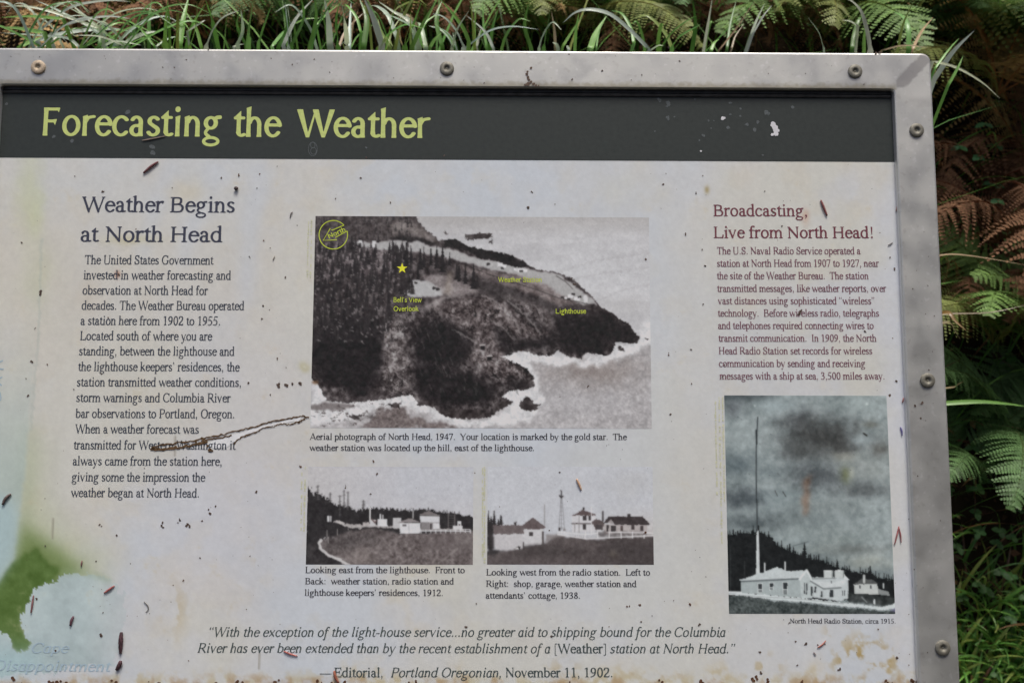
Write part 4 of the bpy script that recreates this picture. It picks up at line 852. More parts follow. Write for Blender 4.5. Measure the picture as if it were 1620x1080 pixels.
# credit lines too faded to read, and letter ends of the map along the left edge
rnd = random.Random(3)
for group_ in (((493, 348, 440, -.02), (488, 350, 440, -.02)), ((483, 738, 838, -.02), (478, 740, 836, -.02)), ((766.5, 738, 890, 0), (763.5, 740, 880, 0)), ((1143, 628, 790, .02), (1137.5, 628, 860, .02), (1131.5, 628, 780, .02))):
    R_ = []
    for x, y0, y1, slope in group_:
        y = y0
        while y < y1:
            L = rnd.uniform(2, 6)
            if rnd.random() < .88: R_.append(ribbon([(x+slope*(y-y0)+rnd.uniform(-.5, .5), y), (x+slope*(y-y0)+rnd.uniform(-.5, .5), y+L)], rnd.uniform(.0008, .0020)))
            y += L+rnd.uniform(.8, 2.2)
    joined('faded_credit_lines', R_, .00025, m_olive, panel)
joined('faded_map_letters', [ribbon(p, .0011) for p in ([(-2, 573), (5, 570)], [(-2, 583), (6, 584)], [(-2, 599), (4, 596)], [(-1, 606), (3, 610)], [(0, 620), (2, 630)], [(-1, 634), (2, 631)])], .00025, m_blue, panel)

# organic marks: outlines from overlapping discs, a little raised
def blot(parts, h=.0006, k=.72):
    E = [('d', *face_uv([(x, y)])[0], r*k/1600.) for x, y, r in parts]
    lo = np.min([[e[1]-e[3], e[2]-e[3]] for e in E], 0)-.0015; hi = np.max([[e[1]+e[3], e[2]+e[3]] for e in E], 0)+.0015
    gx, gy = np.meshgrid(np.arange(lo[0], hi[0], h), np.arange(lo[1], hi[1], h)); s = abs(hash((round(parts[0][0]*7), round(parts[0][1]*3)))) % 9999
    f = sdf_elems(E, gx, gy)+(fbm(*gx.shape, 3, s, 2)-.5)*min(.0016, parts[0][2]/1600.)
    return trace(f, lo[0], lo[1], h)
m_dark = mat('dark_dirt', base=(.11, .08, .065), rough=.8, spec=.2, noise=.5, nscale=400); m_brown = mat('brown_dirt', base=(.12, .06, .035), rough=.85, spec=.2, noise=.5, nscale=300)
rnd = random.Random(12)
S1, S2 = [], []
for x, y, r in ((64.3, 461, 4), (64, 466, 3), (51, 572, 3), (45, 625, 2.4), (188, 434, 3.5), (835.5, 328, 3.4), (909, 450, 3), (905, 440, 2), (1275, 1017, 3.4), (1328, 1058, 3), (1419, 1040, 3), (257, 827, 2), (297, 829, 3.6), (300, 833, 3), (256, 831, 3.4), (282, 826, 2.2), (333, 812, 2.6), (330, 806, 2), (341, 801, 2), (158, 829, 2), (161, 832, 1.8), (72, 863, 2.2), (160, 1005, 3.5), (440, 609, 4), (452, 609, 4), (463, 607, 3.6), (475, 606, 4.2), (442, 607, 2), (428, 624, 2), (737, 991, 3), (1107, 987, 2.8), (1138, 1006, 2), (873, 1006, 3), (1266, 493, 4), (1264, 497, 3.4), (1268, 491, 2.6), (1116, 421, 2), (1111, 395, 2.4), (1094, 553, 2), (1418, 603, 3), (1415, 425, 2.6), (1408, 407, 1.6), (703, 246, 2), (580, 250, 2), (160, 590, 2)):
    S1.append(blot([(x, y, r*.7), (x+rnd.uniform(-1, 1)*r*.6, y+rnd.uniform(-1, 1)*r*.8, r*.6)], .00045, .8))
zones = ((110, 260, 1415, 330, 46), (380, 260, 480, 900, 42), (1040, 260, 1120, 1000, 40), (500, 740, 1030, 890, 40), (110, 800, 470, 990, 50), (480, 950, 1400, 1000, 40), (20, 260, 120, 900, 26), (1150, 990, 1440, 1070, 26), (500, 350, 1030, 670, 34), (1400, 300, 1440, 1000, 14), (130, 330, 390, 800, 26), (1120, 330, 1410, 620, 20), (560, 700, 1040, 735, 16), (0, 940, 300, 1070, 24))
for x0, y0, x1, y1, k in zones:
    for _ in range(int(k*.7)):
        x, y = rnd.uniform(x0, x1), rnd.uniform(y0, y1); r = .6+rnd.random()**4*1.6; b = [(x, y, r), (x+rnd.uniform(-1, 1)*r, y+rnd.uniform(-1.3, 1.3)*r, r*.7)]
        (S1 if rnd.random() < .7 else S2).append(blot(b, .0004))
joined('dirt_specks', S1, .0004, m_dark, panel, 'dark specks scattered over the sheet')['kind'] = 'stuff'
for x in range(0, 1440, 9):
    if rnd.random() < .22:
        y = 1080+rnd.uniform(-5, 4); S2.append(blot([(x+rnd.uniform(-4, 4), y, rnd.uniform(1.5, 4)), (x+rnd.uniform(-6, 6), y+3, rnd.uniform(2, 4))]))
for x, y in ((1190, 1073), (1196, 1070), (1214, 1074), (1214, 1079), (1442, 1077), (1450, 1078), (1456, 1079), (1442, 1074), (20, 1071), (84, 1078), (78, 1077), (90, 1078)): S2.append(blot([(x, y, 3), (x+2, y+3, 3)]))
joined('dirt_specks', S2, .00045, m_brown, panel, 'brown crumbs of dirt, thickest along the bottom edge')['kind'] = 'stuff'
m_spot = mat('water_spot', base=srgb((96, 102, 103)), rough=.8, spec=.2, noise=.3, nscale=500); m_drop = mat('bird_dropping', base=(.72, .72, .74), rough=.7, noise=.1, nscale=300)
R_ = []
for x, y, r in ((1044, 160, 3.5), (1041, 157, 2.5), (1057, 163, 5), (1055, 169, 2.5), (1056, 186, 4), (1067, 185, 2.5), (1099, 157, 1.6), (1121, 191, 2), (1129, 191, 1.8), (1125, 203, 1.6), (1113, 215, 3), (1107, 222, 2), (1155, 163, 3), (1172, 172, 2.6), (1171, 184, 2.6), (1155, 181, 2.2), (1152, 202, 4.2), (1181, 197, 3.6), (1199, 193, 2.6), (1194, 205, 4), (1212, 178, 5.5), (1254, 170, 3.6), (1207, 246, 2), (580, 234, 2), (203, 177, 4.5), (240, 232, 5), (241, 242, 5), (114, 223, 4), (86, 216, 3), (1036, 208, 1.4), (11, 165, 3.4)): R_.append(blot([(x, y, r), (x+rnd.uniform(-1, 1)*r*.7, y+rnd.uniform(-1, 1)*r*.7, r*.7)], .0005))
joined('water_spots', R_, .0003, m_spot, panel, 'greyish dried spots on the dark header')
def ring(x, y, rx, ry): a = np.linspace(0, 2*np.pi, 22); return ribbon(np.stack([x+rx*np.cos(a), y+ry*np.sin(a)], 1), .0006)
joined('water_spots', [ring(495, 236, 7, 11), ring(495, 230, 3.5, 4.5), ring(496, 239, 4.5, 5.5)], .0003, m_spot, panel, 'ringed dried drops below the title')
for q_, l_ in ((blot([(1223, 197, 4.5), (1226, 202, 4.8), (1228, 207, 4.6), (1228, 212, 4), (1222, 213, 2.4)], k=1.), 'large white splash on the right of the header'), (blot([(1143, 188, 4), (1146, 187, 3)]), 'small white splash left of the large one'), (blot([(1109, 239, 2)]), 'white dot near the lower edge of the header')): joined('bird_dropping', [q_], .0005, m_drop, panel, l_)
# the long blistered tear from the left paragraph to the aerial photograph
z3 = lambda L: [(200+x/5.0625, 630+y/5.0625) for x, y in L]
up = catmull(z3([(195, 405), (260, 378), (400, 358), (540, 338), (640, 312), (760, 292), (900, 255), (1010, 232), (1120, 195), (1240, 172), (1340, 152), (1405, 143), (1465, 155)]), 6); lo = catmull(z3([(195, 405), (280, 408), (380, 398), (480, 385), (560, 365), (650, 350)]), 6); lo2 = catmull(z3([(860, 365), (890, 330), (960, 298), (1040, 268), (1110, 235), (1180, 225), (1230, 205), (1300, 208), (1380, 188), (1430, 160)]), 6)
J = np.random.RandomState(7); jit = lambda q, a=.7: q+J.randn(*q.shape)*a*[.6, 1]
m_tear = mat('torn_edge', base=(.13, .08, .042), rough=.9, spec=.1, noise=.5, nscale=300); m_bare = mat('bared_sheet', base=tuple(ink((206, 206, 208))), rough=.6, noise=.06, nscale=120)
bare = face_uv(np.vstack([up[24:70], lo2[::-1]])); nb = len(bare)
q = np.vstack([z3([(640, 370), (700, 335), (830, 300), (1000, 250), (1150, 205), (1300, 170), (1400, 152)]), z3([(1380, 182), (1230, 202), (1120, 230), (1040, 262), (950, 295), (880, 340), (800, 390), (700, 400)])])
E_ = [('p', face_uv(q))]; lo_, hi_ = face_uv(q).min(0)-.002, face_uv(q).max(0)+.002; gx, gy = np.meshgrid(np.arange(lo_[0], hi_[0], .0008), np.arange(lo_[1], hi_[1], .0008))
v, f = trace(sdf_elems(E_, gx, gy)+(fbm(*gx.shape, 5, 7, 3)-.5)*.002, lo_[0], lo_[1], .0008)
on_face('torn_blister', v, f, .0002, m_bare, panel)
w = lambda q, a: np.abs(a*(.55+J.rand(len(q))*.9))
joined('torn_edge', [ribbon(jit(up), w(up, .0012)), ribbon(jit(lo), w(lo, .0022)), ribbon(jit(lo2), w(lo2, .0011)), ribbon(jit(catmull(z3([(600, 330), (700, 325), (780, 308), (845, 295)]))), .0012)]+[blot([(200+x/5.06, 630+y/5.06, r)]) for x, y, r in ((215, 398, 4), (250, 400, 3), (560, 352, 2.6), (620, 345, 3.4), (650, 378, 3), (670, 415, 4), (1380, 190, 2.4), (690, 418, 2))], .0006, m_tear, panel)

# ---------------------------------------------------------------- frame: rounded rails, inner wall, back
def rrect(u0, u1, v0, v1, r, n=8):
    P = []
    for cx, cy, a0 in ((u1-r, v1-r, 0), (u0+r, v1-r, 90), (u0+r, v0+r, 180), (u1-r, v0+r, 270)):
        for i in range(n+1): a = rad(a0+90*i/n); P.append((cx+r*math.cos(a), cy+r*math.sin(a)))
    return P
def loops(spec):
    V, F = [], []; n = None
    for d, r, z in spec:
        L = rrect(U0-d, U1+d, V0-d, V1+d, max(r, .0008)); n = len(L); V += [(x, y, z) for x, y in L]
    for k in range(len(spec)-1):
        for i in range(n): F.append((k*n+i, (k+1)*n+i, (k+1)*n+(i+1) % n, k*n+(i+1) % n))
    return V, F
def frame_nodes(nt, p, tc, nz, col):
    N, L = nt.nodes, nt.links
    nz.inputs['Scale'].default_value = 34; nz.inputs['Detail'].default_value = 8
    sx = N.new('ShaderNodeSeparateXYZ'); L.new(tc.outputs['Object'], sx.inputs[0])
    def math_(op, a, b=None, c=None):
        m = N.new('ShaderNodeMath'); m.operation = op
        for i, v in enumerate((a, b, c)):
            if v is None: continue
            if isinstance(v, (int, float)): m.inputs[i].default_value = v
            else: L.new(v, m.inputs[i])
        return m.outputs[0]
    def ramp(v, a, b, lo=0., hi=1.):
        m = N.new('ShaderNodeMapRange'); m.interpolation_type = 'SMOOTHSTEP'
        for i, x in ((1, a), (2, b), (3, lo), (4, hi)): m.inputs[i].default_value = x
        L.new(v, m.inputs[0]); return m.outputs[0]
    n1 = nz.outputs[0]
    n2 = N.new('ShaderNodeTexNoise'); n2.inputs['Scale'].default_value = 160; n2.inputs['Detail'].default_value = 5; L.new(tc.outputs['Object'], n2.inputs['Vector'])
    mp = N.new('ShaderNodeMapping'); mp.inputs['Scale'].default_value = (14, 14, 14); L.new(tc.outputs['Object'], mp.inputs[0]); n3 = N.new('ShaderNodeTexNoise'); n3.inputs['Scale'].default_value = 3; L.new(mp.outputs[0], n3.inputs['Vector'])
    # ground-down mitre weld at the top right corner
    du, dv = math_('SUBTRACT', sx.outputs[0], U1), math_('SUBTRACT', sx.outputs[1], V1)
    diag = math_('ADD', math_('MULTIPLY', math_('SUBTRACT', du, dv), .7071), math_('MULTIPLY', math_('SUBTRACT', n2.outputs[0], .5), .006))
    weld = math_('MULTIPLY', math_('MULTIPLY', ramp(math_('ABSOLUTE', diag), .0075, .0045), ramp(du, .001, .004)), ramp(dv, .001, .004))
    smudge = math_('MULTIPLY', math_('MULTIPLY', ramp(n1, .48, .66), ramp(dv, -.05, -.025)), ramp(dv, -.004, -.014)); smudge = math_('MULTIPLY', smudge, ramp(du, .004, .012))
    # greenish grime above the opening's top edge
    top_shade = ramp(dv, -.004, .0); grime = math_('MULTIPLY', ramp(du, .004, .0), math_('MULTIPLY', ramp(math_('ADD', dv, math_('MULTIPLY', math_('SUBTRACT', n2.outputs[0], .5), .012)), .009, .0015), ramp(dv, -.0005, .0004)))
    wall = ramp(sx.outputs[2], DEEP-.001, DEEP-.004)  # inner wall colour carries shade along the top, bounced light elsewhere
    blot_ = ramp(n1, .56, .78)
    def mixc(fac, a, b):
        m = N.new('ShaderNodeMix'); m.data_type = 'RGBA'
        L.new(fac, m.inputs[0]) if not isinstance(fac, float) else setattr(m.inputs[0], 'default_value', fac)
        for i, v in ((6, a), (7, b)):
            if isinstance(v, tuple): m.inputs[i].default_value = (*v, 1)
            else: L.new(v, m.inputs[i])
        return m.outputs[2]
    c = mixc(ramp(n3.outputs[0], .35, .65), (.545, .548, .515), (.52, .522, .495))
    c = mixc(math_('MULTIPLY', blot_, .4), c, (.64, .63, .61)); c = mixc(math_('MULTIPLY', ramp(n1, .48, .28), .3), c, (.40, .395, .365)); c = mixc(math_('MULTIPLY', ramp(n2.outputs[0], .58, .72), .35), c, (.36, .345, .32)); c = mixc(math_('MULTIPLY', ramp(n2.outputs[0], .40, .30), .5), c, (.66, .655, .64))
    c = mixc(math_('MULTIPLY', weld, .75), c, (.27, .262, .255)); c = mixc(math_('MULTIPLY', smudge, .5), c, (.33, .325, .32))
    c = mixc(math_('MULTIPLY', grime, .6), c, (.22, .19, .10)); c = mixc(math_('MULTIPLY', wall, .6), c, (.8, .8, .8)); c = mixc(math_('MULTIPLY', math_('MULTIPLY', wall, top_shade), .9), c, (.05, .045, .04))
    L.new(c, p.inputs['Base Color']); L.new(ramp(n1, .3, .7, .36, .55), p.inputs['Roughness'])
    b = N.new('ShaderNodeBump'); b.inputs['Strength'].default_value = .12; b.inputs['Distance'].default_value = .0006; L.new(n2.outputs[0], b.inputs['Height']); L.new(b.outputs[0], p.inputs['Normal'])
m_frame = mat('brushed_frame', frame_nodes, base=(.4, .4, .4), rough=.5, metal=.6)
spec = [(.0, .004, -.001), (.0, .004, DEEP-.0016), (.0005, .0043, DEEP-.0005), (.0016, .005, DEEP), (RAIL-.0022, .008, DEEP), (RAIL-.0006, .0085, DEEP-.0007), (RAIL, .009, DEEP-.0024), (RAIL, .009, -.012), (RAIL-.004, .008, -.0125), (.0, .004, -.0125)]
V, F = loops(spec)
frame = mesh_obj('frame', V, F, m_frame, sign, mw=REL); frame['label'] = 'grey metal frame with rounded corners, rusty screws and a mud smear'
bev = frame.data; bev.polygons.foreach_set('use_smooth', [abs(p.normal.z) < .98 for p in bev.polygons])
for p in bev.polygons: p.use_smooth = False
back = on_face('back_sheet', rrect(U0-RAIL+.006, U1+RAIL-.006, V0-RAIL+.006, V1+RAIL-.006, .006), [tuple(range(36))[::-1]], -.010, mat('back_metal', base=(.3, .3, .3), rough=.5, metal=.5), sign)
def lathe(prof, n=28):
    V, F = [], []
    for r, z in prof: V += [(r*math.cos(2*math.pi*i/n), r*math.sin(2*math.pi*i/n), z) for i in range(n)]
    for k in range(len(prof)-1): F += [(k*n+i, k*n+(i+1) % n, (k+1)*n+(i+1) % n, (k+1)*n+i) for i in range(n)]
    F.append(tuple(range((len(prof)-1)*n, len(prof)*n))); return V, F
m_screw = mat('screw_steel', base=(.22, .21, .17), rough=.55, metal=.3, noise=.25, nscale=500); m_rusty = mat('rusty_screw', base=(.52, .42, .30), rough=.6, metal=.2, noise=.3, nscale=600)
m_sock = mat('screw_socket', base=(.02, .018, .02), rough=.5, metal=.2); m_sockr = mat('rusty_socket', base=(.12, .03, .02), rough=.6); m_halo = mat('screw_grime', base=(.27, .25, .19), rough=.8, noise=.4, nscale=300)
for i, (x, y) in enumerate(((61, 107), (707, 109), (1352.5, 113.5), (1449.8, 206.5), (1467, 601.5), (1491, 1024))):
    # find the point on the rail's front plane
    d = RC@np.array([(x-810)/FPX, -(y-540)/FPX, -1.]); t = (CZ-DEEP)/-d[2]; u, v = d[0]*t, d[1]*t
    r = .0071
    head = lathe([(r*1.0, -.0005), (r, .0012), (r*.95, .0017), (r*.6, .0019), (r*.38, .0019), (r*.34, .0005)])
    o = mesh_obj('screw', np.array(head[0])+[u, v, DEEP+.0002], head[1], m_rusty if i == 0 else m_screw, frame, smooth=True)
    if i == 0: o['label'] = 'rusty cream screw at the left end'
    V = [(0, 0, 0)]; hx = lathe([(r*.37, .0006), (r*.3, .00062), (r*.2, .00062), (r*.11, .00064), (r*.10, .0010), (r*.06, .0012)], 18)
    o2 = mesh_obj('screw', np.array(hx[0])+[u, v, DEEP], hx[1], [m_sockr if i == 0 else m_sock, m_screw], frame, smooth=True); 
    for k, p in enumerate(o2.data.polygons): p.material_index = 1 if k >= 18*3 else 0
    # one mesh per screw: socket joined into the head
    bm = bmesh.new(); bm.from_mesh(o.data); nb0 = len(bm.faces); bm.from_mesh(o2.data); bm.faces.ensure_lookup_table()
    for k in range(nb0, len(bm.faces)): bm.faces[k].material_index += 1
    bm.to_mesh(o.data); bm.free(); o.data.materials.append(m_sockr if i == 0 else m_sock); o.data.materials.append(m_screw); bpy.data.objects.remove(o2)
    v2, f2 = blot([(x+(.6 if i == 0 else 1), y+2, 12.6), (x-1, y+3, 12)], .0008)
    off = np.array([u, v])-face_uv([(x, y)])[0]; mesh_obj('screw_grime', np.concatenate([v2+off, np.full((len(v2), 1), DEEP+.0003)], 1), f2, m_halo, frame)
off = face_px([[0, 0]], DEEP)-face_px([[0, 0]])
mud = joined_parts = [blot([(834, 114, 2.4), (833, 118, 2.8), (835, 123, 2.8), (837, 127, 3), (840, 130, 3.4), (844, 133, 3.4), (836, 133, 4), (831, 135, 2.5), (848, 135.5, 2.6), (852, 136, 1.6)]), blot([(840, 108, 2.2)]), blot([(711+480, 137, 4), (716+480, 137.5, 2.5)])]
d = RC@np.array([(840-810)/FPX, -(120-540)/FPX, -1.]); t = (CZ-DEEP)/-d[2]; dd = d[:2]*t-face_uv([(840, 120)])[0]
V, F, k = [], [], 0
for v, f in mud[:2]: V.append(np.concatenate([v+dd, np.full((len(v), 1), DEEP+.0006)], 1)); F += [tuple(i+k for i in q) for q in f]; k += len(v)
mesh_obj('mud_smear', np.vstack(V), F, mat('mud', base=(.14, .095, .07), rough=.9, noise=.4, nscale=400), frame)
rnd = random.Random(31); F, V, k = [], [], 0
for x, y, r in [(1408, 625, 2.6), (1402+45, 641, 2.4), (1456, 661, 2), (1459, 637, 3), (1386, 84, 2), (1391, 83, 2.4), (330, 79, 1.4), (900, 86, 1), (953, 112, 1.6)]+[(rnd.uniform(0, 1400), rnd.uniform(84, 134), rnd.uniform(.5, 1.4)) for _ in range(40)]+[(rnd.uniform(1440, 1490), rnd.uniform(250, 1080), rnd.uniform(.5, 1.2)) for _ in range(26)]:
    d = RC@np.array([(x-810)/FPX, -(y-540)/FPX, -1.]); t = (CZ-DEEP)/-d[2]; v, f = blot([(x, y, r), (x+rnd.uniform(-1, 1)*r, y+r*.6, r*.8)], .0004); v = v+d[:2]*t-face_uv([(x, y)])[0]
    if not len(v): continue
    V.append(np.concatenate([v, np.full((len(v), 1), DEEP+.0004)], 1)); F += [tuple(i+k for i in q) for q in f]; k += len(v)
mesh_obj('frame_specks', np.vstack(V), F, m_dark, frame)['kind'] = 'stuff'
# posts under the sign
m_post = mat('post_metal', base=(.34, .34, .33), rough=.5, metal=.5, noise=.1)
for x in (U0+.16, U1-.16):
    bm = bmesh.new(); top = SIGN_O+SIGN[:, 1]*.06; y0 = top[1]+.06; zt = top[2]+.03
    bmesh.ops.create_cube(bm, size=1, matrix=Matrix.Translation((x, y0-.1, zt/2-.1))@Matrix.Diagonal((.06, .06, zt+.0, 1)))
    bmesh.ops.bevel(bm, geom=bm.edges[:], offset=.004, segments=2, affect='EDGES')
    me = bpy.data.meshes.new('post'); bm.to_mesh(me); bm.free(); me.materials.append(m_post); o = bpy.data.objects.new('post', me); COL.objects.link(o); o.parent = sign

# ---------------------------------------------------------------- bits lying on the face
def sliver(name, pts, wpx, col, label, cat, group=None, seg=5, rough=.7, mater=None):
    """A thin tapered stick resting on the face along photo points."""
    q = face_uv(catmull(pts, 4) if len(pts) > 2 else np.linspace(pts[0], pts[1], 5)); n = len(q); r = wpx*.82/1630./2; t = np.gradient(q, axis=0); t /= np.hypot(t[:, 0], t[:, 1])[:, None]; nn = np.stack([-t[:, 1], t[:, 0]], 1)
    c0 = q.mean(0); V, F = [], []
    for i in range(n):
        s = r*(.45+.55*math.sin(math.pi*(.12+.8*i/(n-1))))
        for k in range(seg): a = 2*math.pi*k/seg; p = q[i]-c0+nn[i]*math.cos(a)*s; V.append((p[0], p[1], (1+math.sin(a))*s*.8))
    for i in range(n-1): F += [(i*seg+k, i*seg+(k+1) % seg, (i+1)*seg+(k+1) % seg, (i+1)*seg+k) for k in range(seg)]
    F += [tuple(range(seg))[::-1], tuple(range((n-1)*seg, n*seg))]
    m = mater or mat(name+'_brown', base=tuple(srgb(np.asarray(col)*.85+22)*1.7), rough=rough, spec=.3, noise=.4, nscale=500)
    mw = MS@Matrix.Translation((c0[0], c0[1], .0005)); o = mesh_obj(name, V, F, m, smooth=True); o.matrix_world = mw
    return tag(o, label, cat, group)
NG = 'needles fallen on the sign face'
for pts, wd, col, lab in (
    ([(227.5, 274.5), (240, 264), (251, 256.5)], 5.5, (84, 44, 46), 'dark red needle just below the header, under the title word Forecasting'),
    ([(1298, 317), (1303, 330), (1308, 342)], 5, (96, 50, 48), 'dark red needle beside the word Broadcasting'),
    ([(165, 937.5), (173, 932), (181.5, 926)], 4, (128, 62, 60), 'bright red needle on the pale blue bay of the map'),
    ([(49.7, 969), (52, 955), (53.8, 941)], 4, (104, 66, 66), 'brown needle on the edge of the green land of the map'),
    ([(112, 989), (114, 981), (117, 974)], 5.5, (72, 44, 52), 'thick short dark needle on the pale bay of the map'),
    ([(129, 895), (130.5, 886)], 3.2, (98, 66, 62), 'tiny brown needle above the pale bay of the map'),
    ([(228, 951), (234, 957), (235, 963), (231, 968)], 2, (84, 82, 78), 'thin grey curl of needle right of the map'),
    ([(449, 1029), (458, 1033), (471, 1037)], 3.4, (142, 76, 68), 'reddish needle under the word been in the quotation'),
    ([(1293, 1023.5), (1300, 1019), (1306, 1012.5)], 3, (140, 84, 72), 'pale red needle under the radio station photograph'),
    ([(1286.5, 1031), (1290.5, 1035.5)], 2.6, (92, 78, 80), 'short grey needle under the radio station photograph'),
    ([(912, 757), (916, 766), (919.5, 775)], 4.5, (150, 118, 92), 'tan needle on the sky of the shop photograph'),
    ([(1421.5, 832), (1418, 847), (1414.5, 861)], 3.2, (128, 70, 70), 'left leg of the forked red needle by the right rail'),
    ([(1421.5, 834), (1424, 846), (1425.2, 858)], 3, (118, 66, 66), 'right leg of the forked red needle by the right rail'),
    ([(1424, 675), (1426, 682), (1426.5, 689)], 3.4, (78, 74, 120), 'bluish sliver right of the radio station photograph'),
    ([(1427, 637), (1429, 629)], 3, (116, 72, 70), 'brown sliver right of the word away, near the rail'),
    ([(1417, 335), (1419, 326), (1420.5, 319)], 3, (150, 120, 110), 'pale bent needle against the top of the right rail'),
    ([(1404.5, 388.5), (1412, 384)], 2.4, (96, 92, 90), 'thin grey needle right of the exclamation mark'),
    ([(225, 223), (240, 220.5), (262, 216)], 2.6, (112, 96, 84), 'thin straw lying under the title word Forecasting'),
    ([(459, 345), (461, 338), (463.5, 336)], 2.4, (80, 72, 70), 'small dark bent needle left of the aerial photograph'),
    ([(529, 1060), (531, 1070), (536, 1079)], 6, (116, 62, 44), 'broad red brown bract beside the word Editorial'),
    ([(432, 412), (435, 405)], 2, (120, 112, 100), 'pale tiny sliver above the aerial photograph caption'),
    ([(5, 798), (10, 788), (18, 781)], 6, (72, 60, 56), 'dark dried leaf stalk on the pale water of the map'),
    ([(192, 672), (207, 377)], 0, None, None)):
    if col: sliver('needle', pts, wd, col, lab, 'needle', NG)
sliver('seed_crumb', [(372, 301), (374.5, 299), (376, 296.5)], 9, (52, 42, 40), 'black crumb above the aerial photograph, right of Weather Begins', 'crumb')
m_cat = mat('catkin_purple', base=(.09, .042, .05), rough=.75, noise=.7, nscale=260, bump=.6)
for pts, lab in (([(193, 999), (192.5, 1010), (192, 1022), (191.5, 1033)], 'dark purple catkin lying upright beside the map, the longer one'), ([(192, 1044), (190, 1051), (185, 1059)], 'short dark purple catkin lying tilted below the longer one')):
    o = sliver('catkin', pts, 8, (60, 30, 34), lab, 'catkin', 'catkins on the sign face', seg=10, mater=m_cat)
    for i, v in enumerate(o.data.vertices): v.co.z *= 1+.35*math.sin(i*2.1); v.co.x *= 1+.12*math.sin(i*1.3)
# ================================================================ plants on the bank
rs = np.random.RandomState(17); rnd = random.Random(23)
m_blade = mat('grass_blade', attr='tint', rough=.3, spec=.7, noise=.12, nscale=60, transl=.35)
m_fern = mat('fern_leaf', attr='tint', rough=.5, spec=.4, noise=.2, nscale=80, transl=.25)
m_dead = mat('dead_fern', attr='tint', rough=.8, spec=.15, noise=.35, nscale=120, transl=.15)

def strip(path, w, normal_hint, fold=.3):
    """Tapered, gently keeled blade along 3-D points: three vertices across."""
    p = np.asarray(path, float); n = len(p); t = np.gradient(p, axis=0); t /= np.linalg.norm(t, axis=1)[:, None]+1e-9
    side = np.cross(t, normal_hint); side /= np.linalg.norm(side, axis=1)[:, None]+1e-9; up = np.cross(side, t)
    s = np.linspace(0, 1, n); prof = np.minimum(1, s*8+.55)*np.clip((1-s)*2.6, 0, 1)**.75; ww = (w*prof/2)[:, None]
    V = np.stack([p-side*ww, p-up*ww*fold, p+side*ww], 1).reshape(-1, 3)
    i = np.arange(n-1)*3; F = np.concatenate([np.stack([i, i+1, i+4, i+3], 1), np.stack([i+1, i+2, i+5, i+4], 1)])
    return V, F
class Pile:
    def __init__(s): s.V, s.F, s.C, s.n = [], [], [], 0
    def add(s, V, F, c):
        s.V.append(V); s.F.append(F+s.n); s.C.append(np.broadcast_to(c, (len(V), 3))); s.n += len(V)
    def build(s, name, m, parent=None, origin=(0, 0, 0)):
        o = mesh_obj(name, np.vstack(s.V)-np.asarray(origin), np.vstack(s.F), m, parent, smooth=True, uniform=4); set_col(o, np.vstack(s.C)); return o
PALE, MID, DEEP_G, YEL, TAN = (.60, .70, .53), (.23, .48, .10), (.13, .31, .058), (.36, .45, .11), (.46, .35, .20)
def vary(c, a=.25): return np.asarray(c)*(1+(rnd.random()-.5)*2*a)*np.array([1+rnd.uniform(-.1, .1), 1, 1+rnd.uniform(-.15, .15)])
def wild_blade(pile, root, az, L, w, lift, col):
    d = np.array([math.cos(az), math.sin(az), 0]); n = 9; p = [np.asarray(root, float)]; el = lift
    droop = rnd.uniform(.9, 2.3)/n
    for i in range(n-1): p.append(p[-1]+(d*math.cos(el)+np.array([0, 0, math.sin(el)]))*L/n); el -= droop*(.4+1.4*i/n)
    pile.add(*strip(p, w, [-d[1]*.3, d[0]*.3, 1.] if lift < 1.2 else [d[0], d[1], .4]), vary(col))
def hero(pile, pts, y0, y1, wpx, col, root=None, hub=None):
    """Blade through photo points, at depths from y0 (root end) to y1 (tip)."""
    c = catmull(pts, 5); n = len(c); ys = np.linspace(y0, y1, n)
    p = np.array([at_y(a, b, y) for (a, b), y in zip(c, ys)])
    if root is not None:
        d = (p[0]-p[1]); d[2] = -abs(d[2])-.35*np.linalg.norm(d); d /= np.linalg.norm(d); z0 = float(bank_z(p[0][0], p[0][1])); k = max(.05, (p[0][2]-z0)/max(.35, -d[2]))
        k = min(k, 1.1); tail = [p[0]+d*k*f-np.array([0, 0, .12*k*f*f]) for f in (1., .7, .4, .18)]; p = np.vstack([tail, p])
    if hub is not None: p = np.vstack([[hub*(1-f)+p[0]*f+(np.array([0, 0, .5*(p[0][2]-hub[2])])-(p[1]-p[0])*1.2)*f*(1-f)*.8 for f in (0, .15, .3, .45, .6, .75, .9)], p])
    dist = np.linalg.norm(p.mean(0)-CAM_P); w = wpx*dist/FPX*1.0
    V, F = strip(p, w, (CAM_P-p.mean(0))*.6+np.array([0, -.2, 1.2])); pile.add(V, F, vary(col, .12))

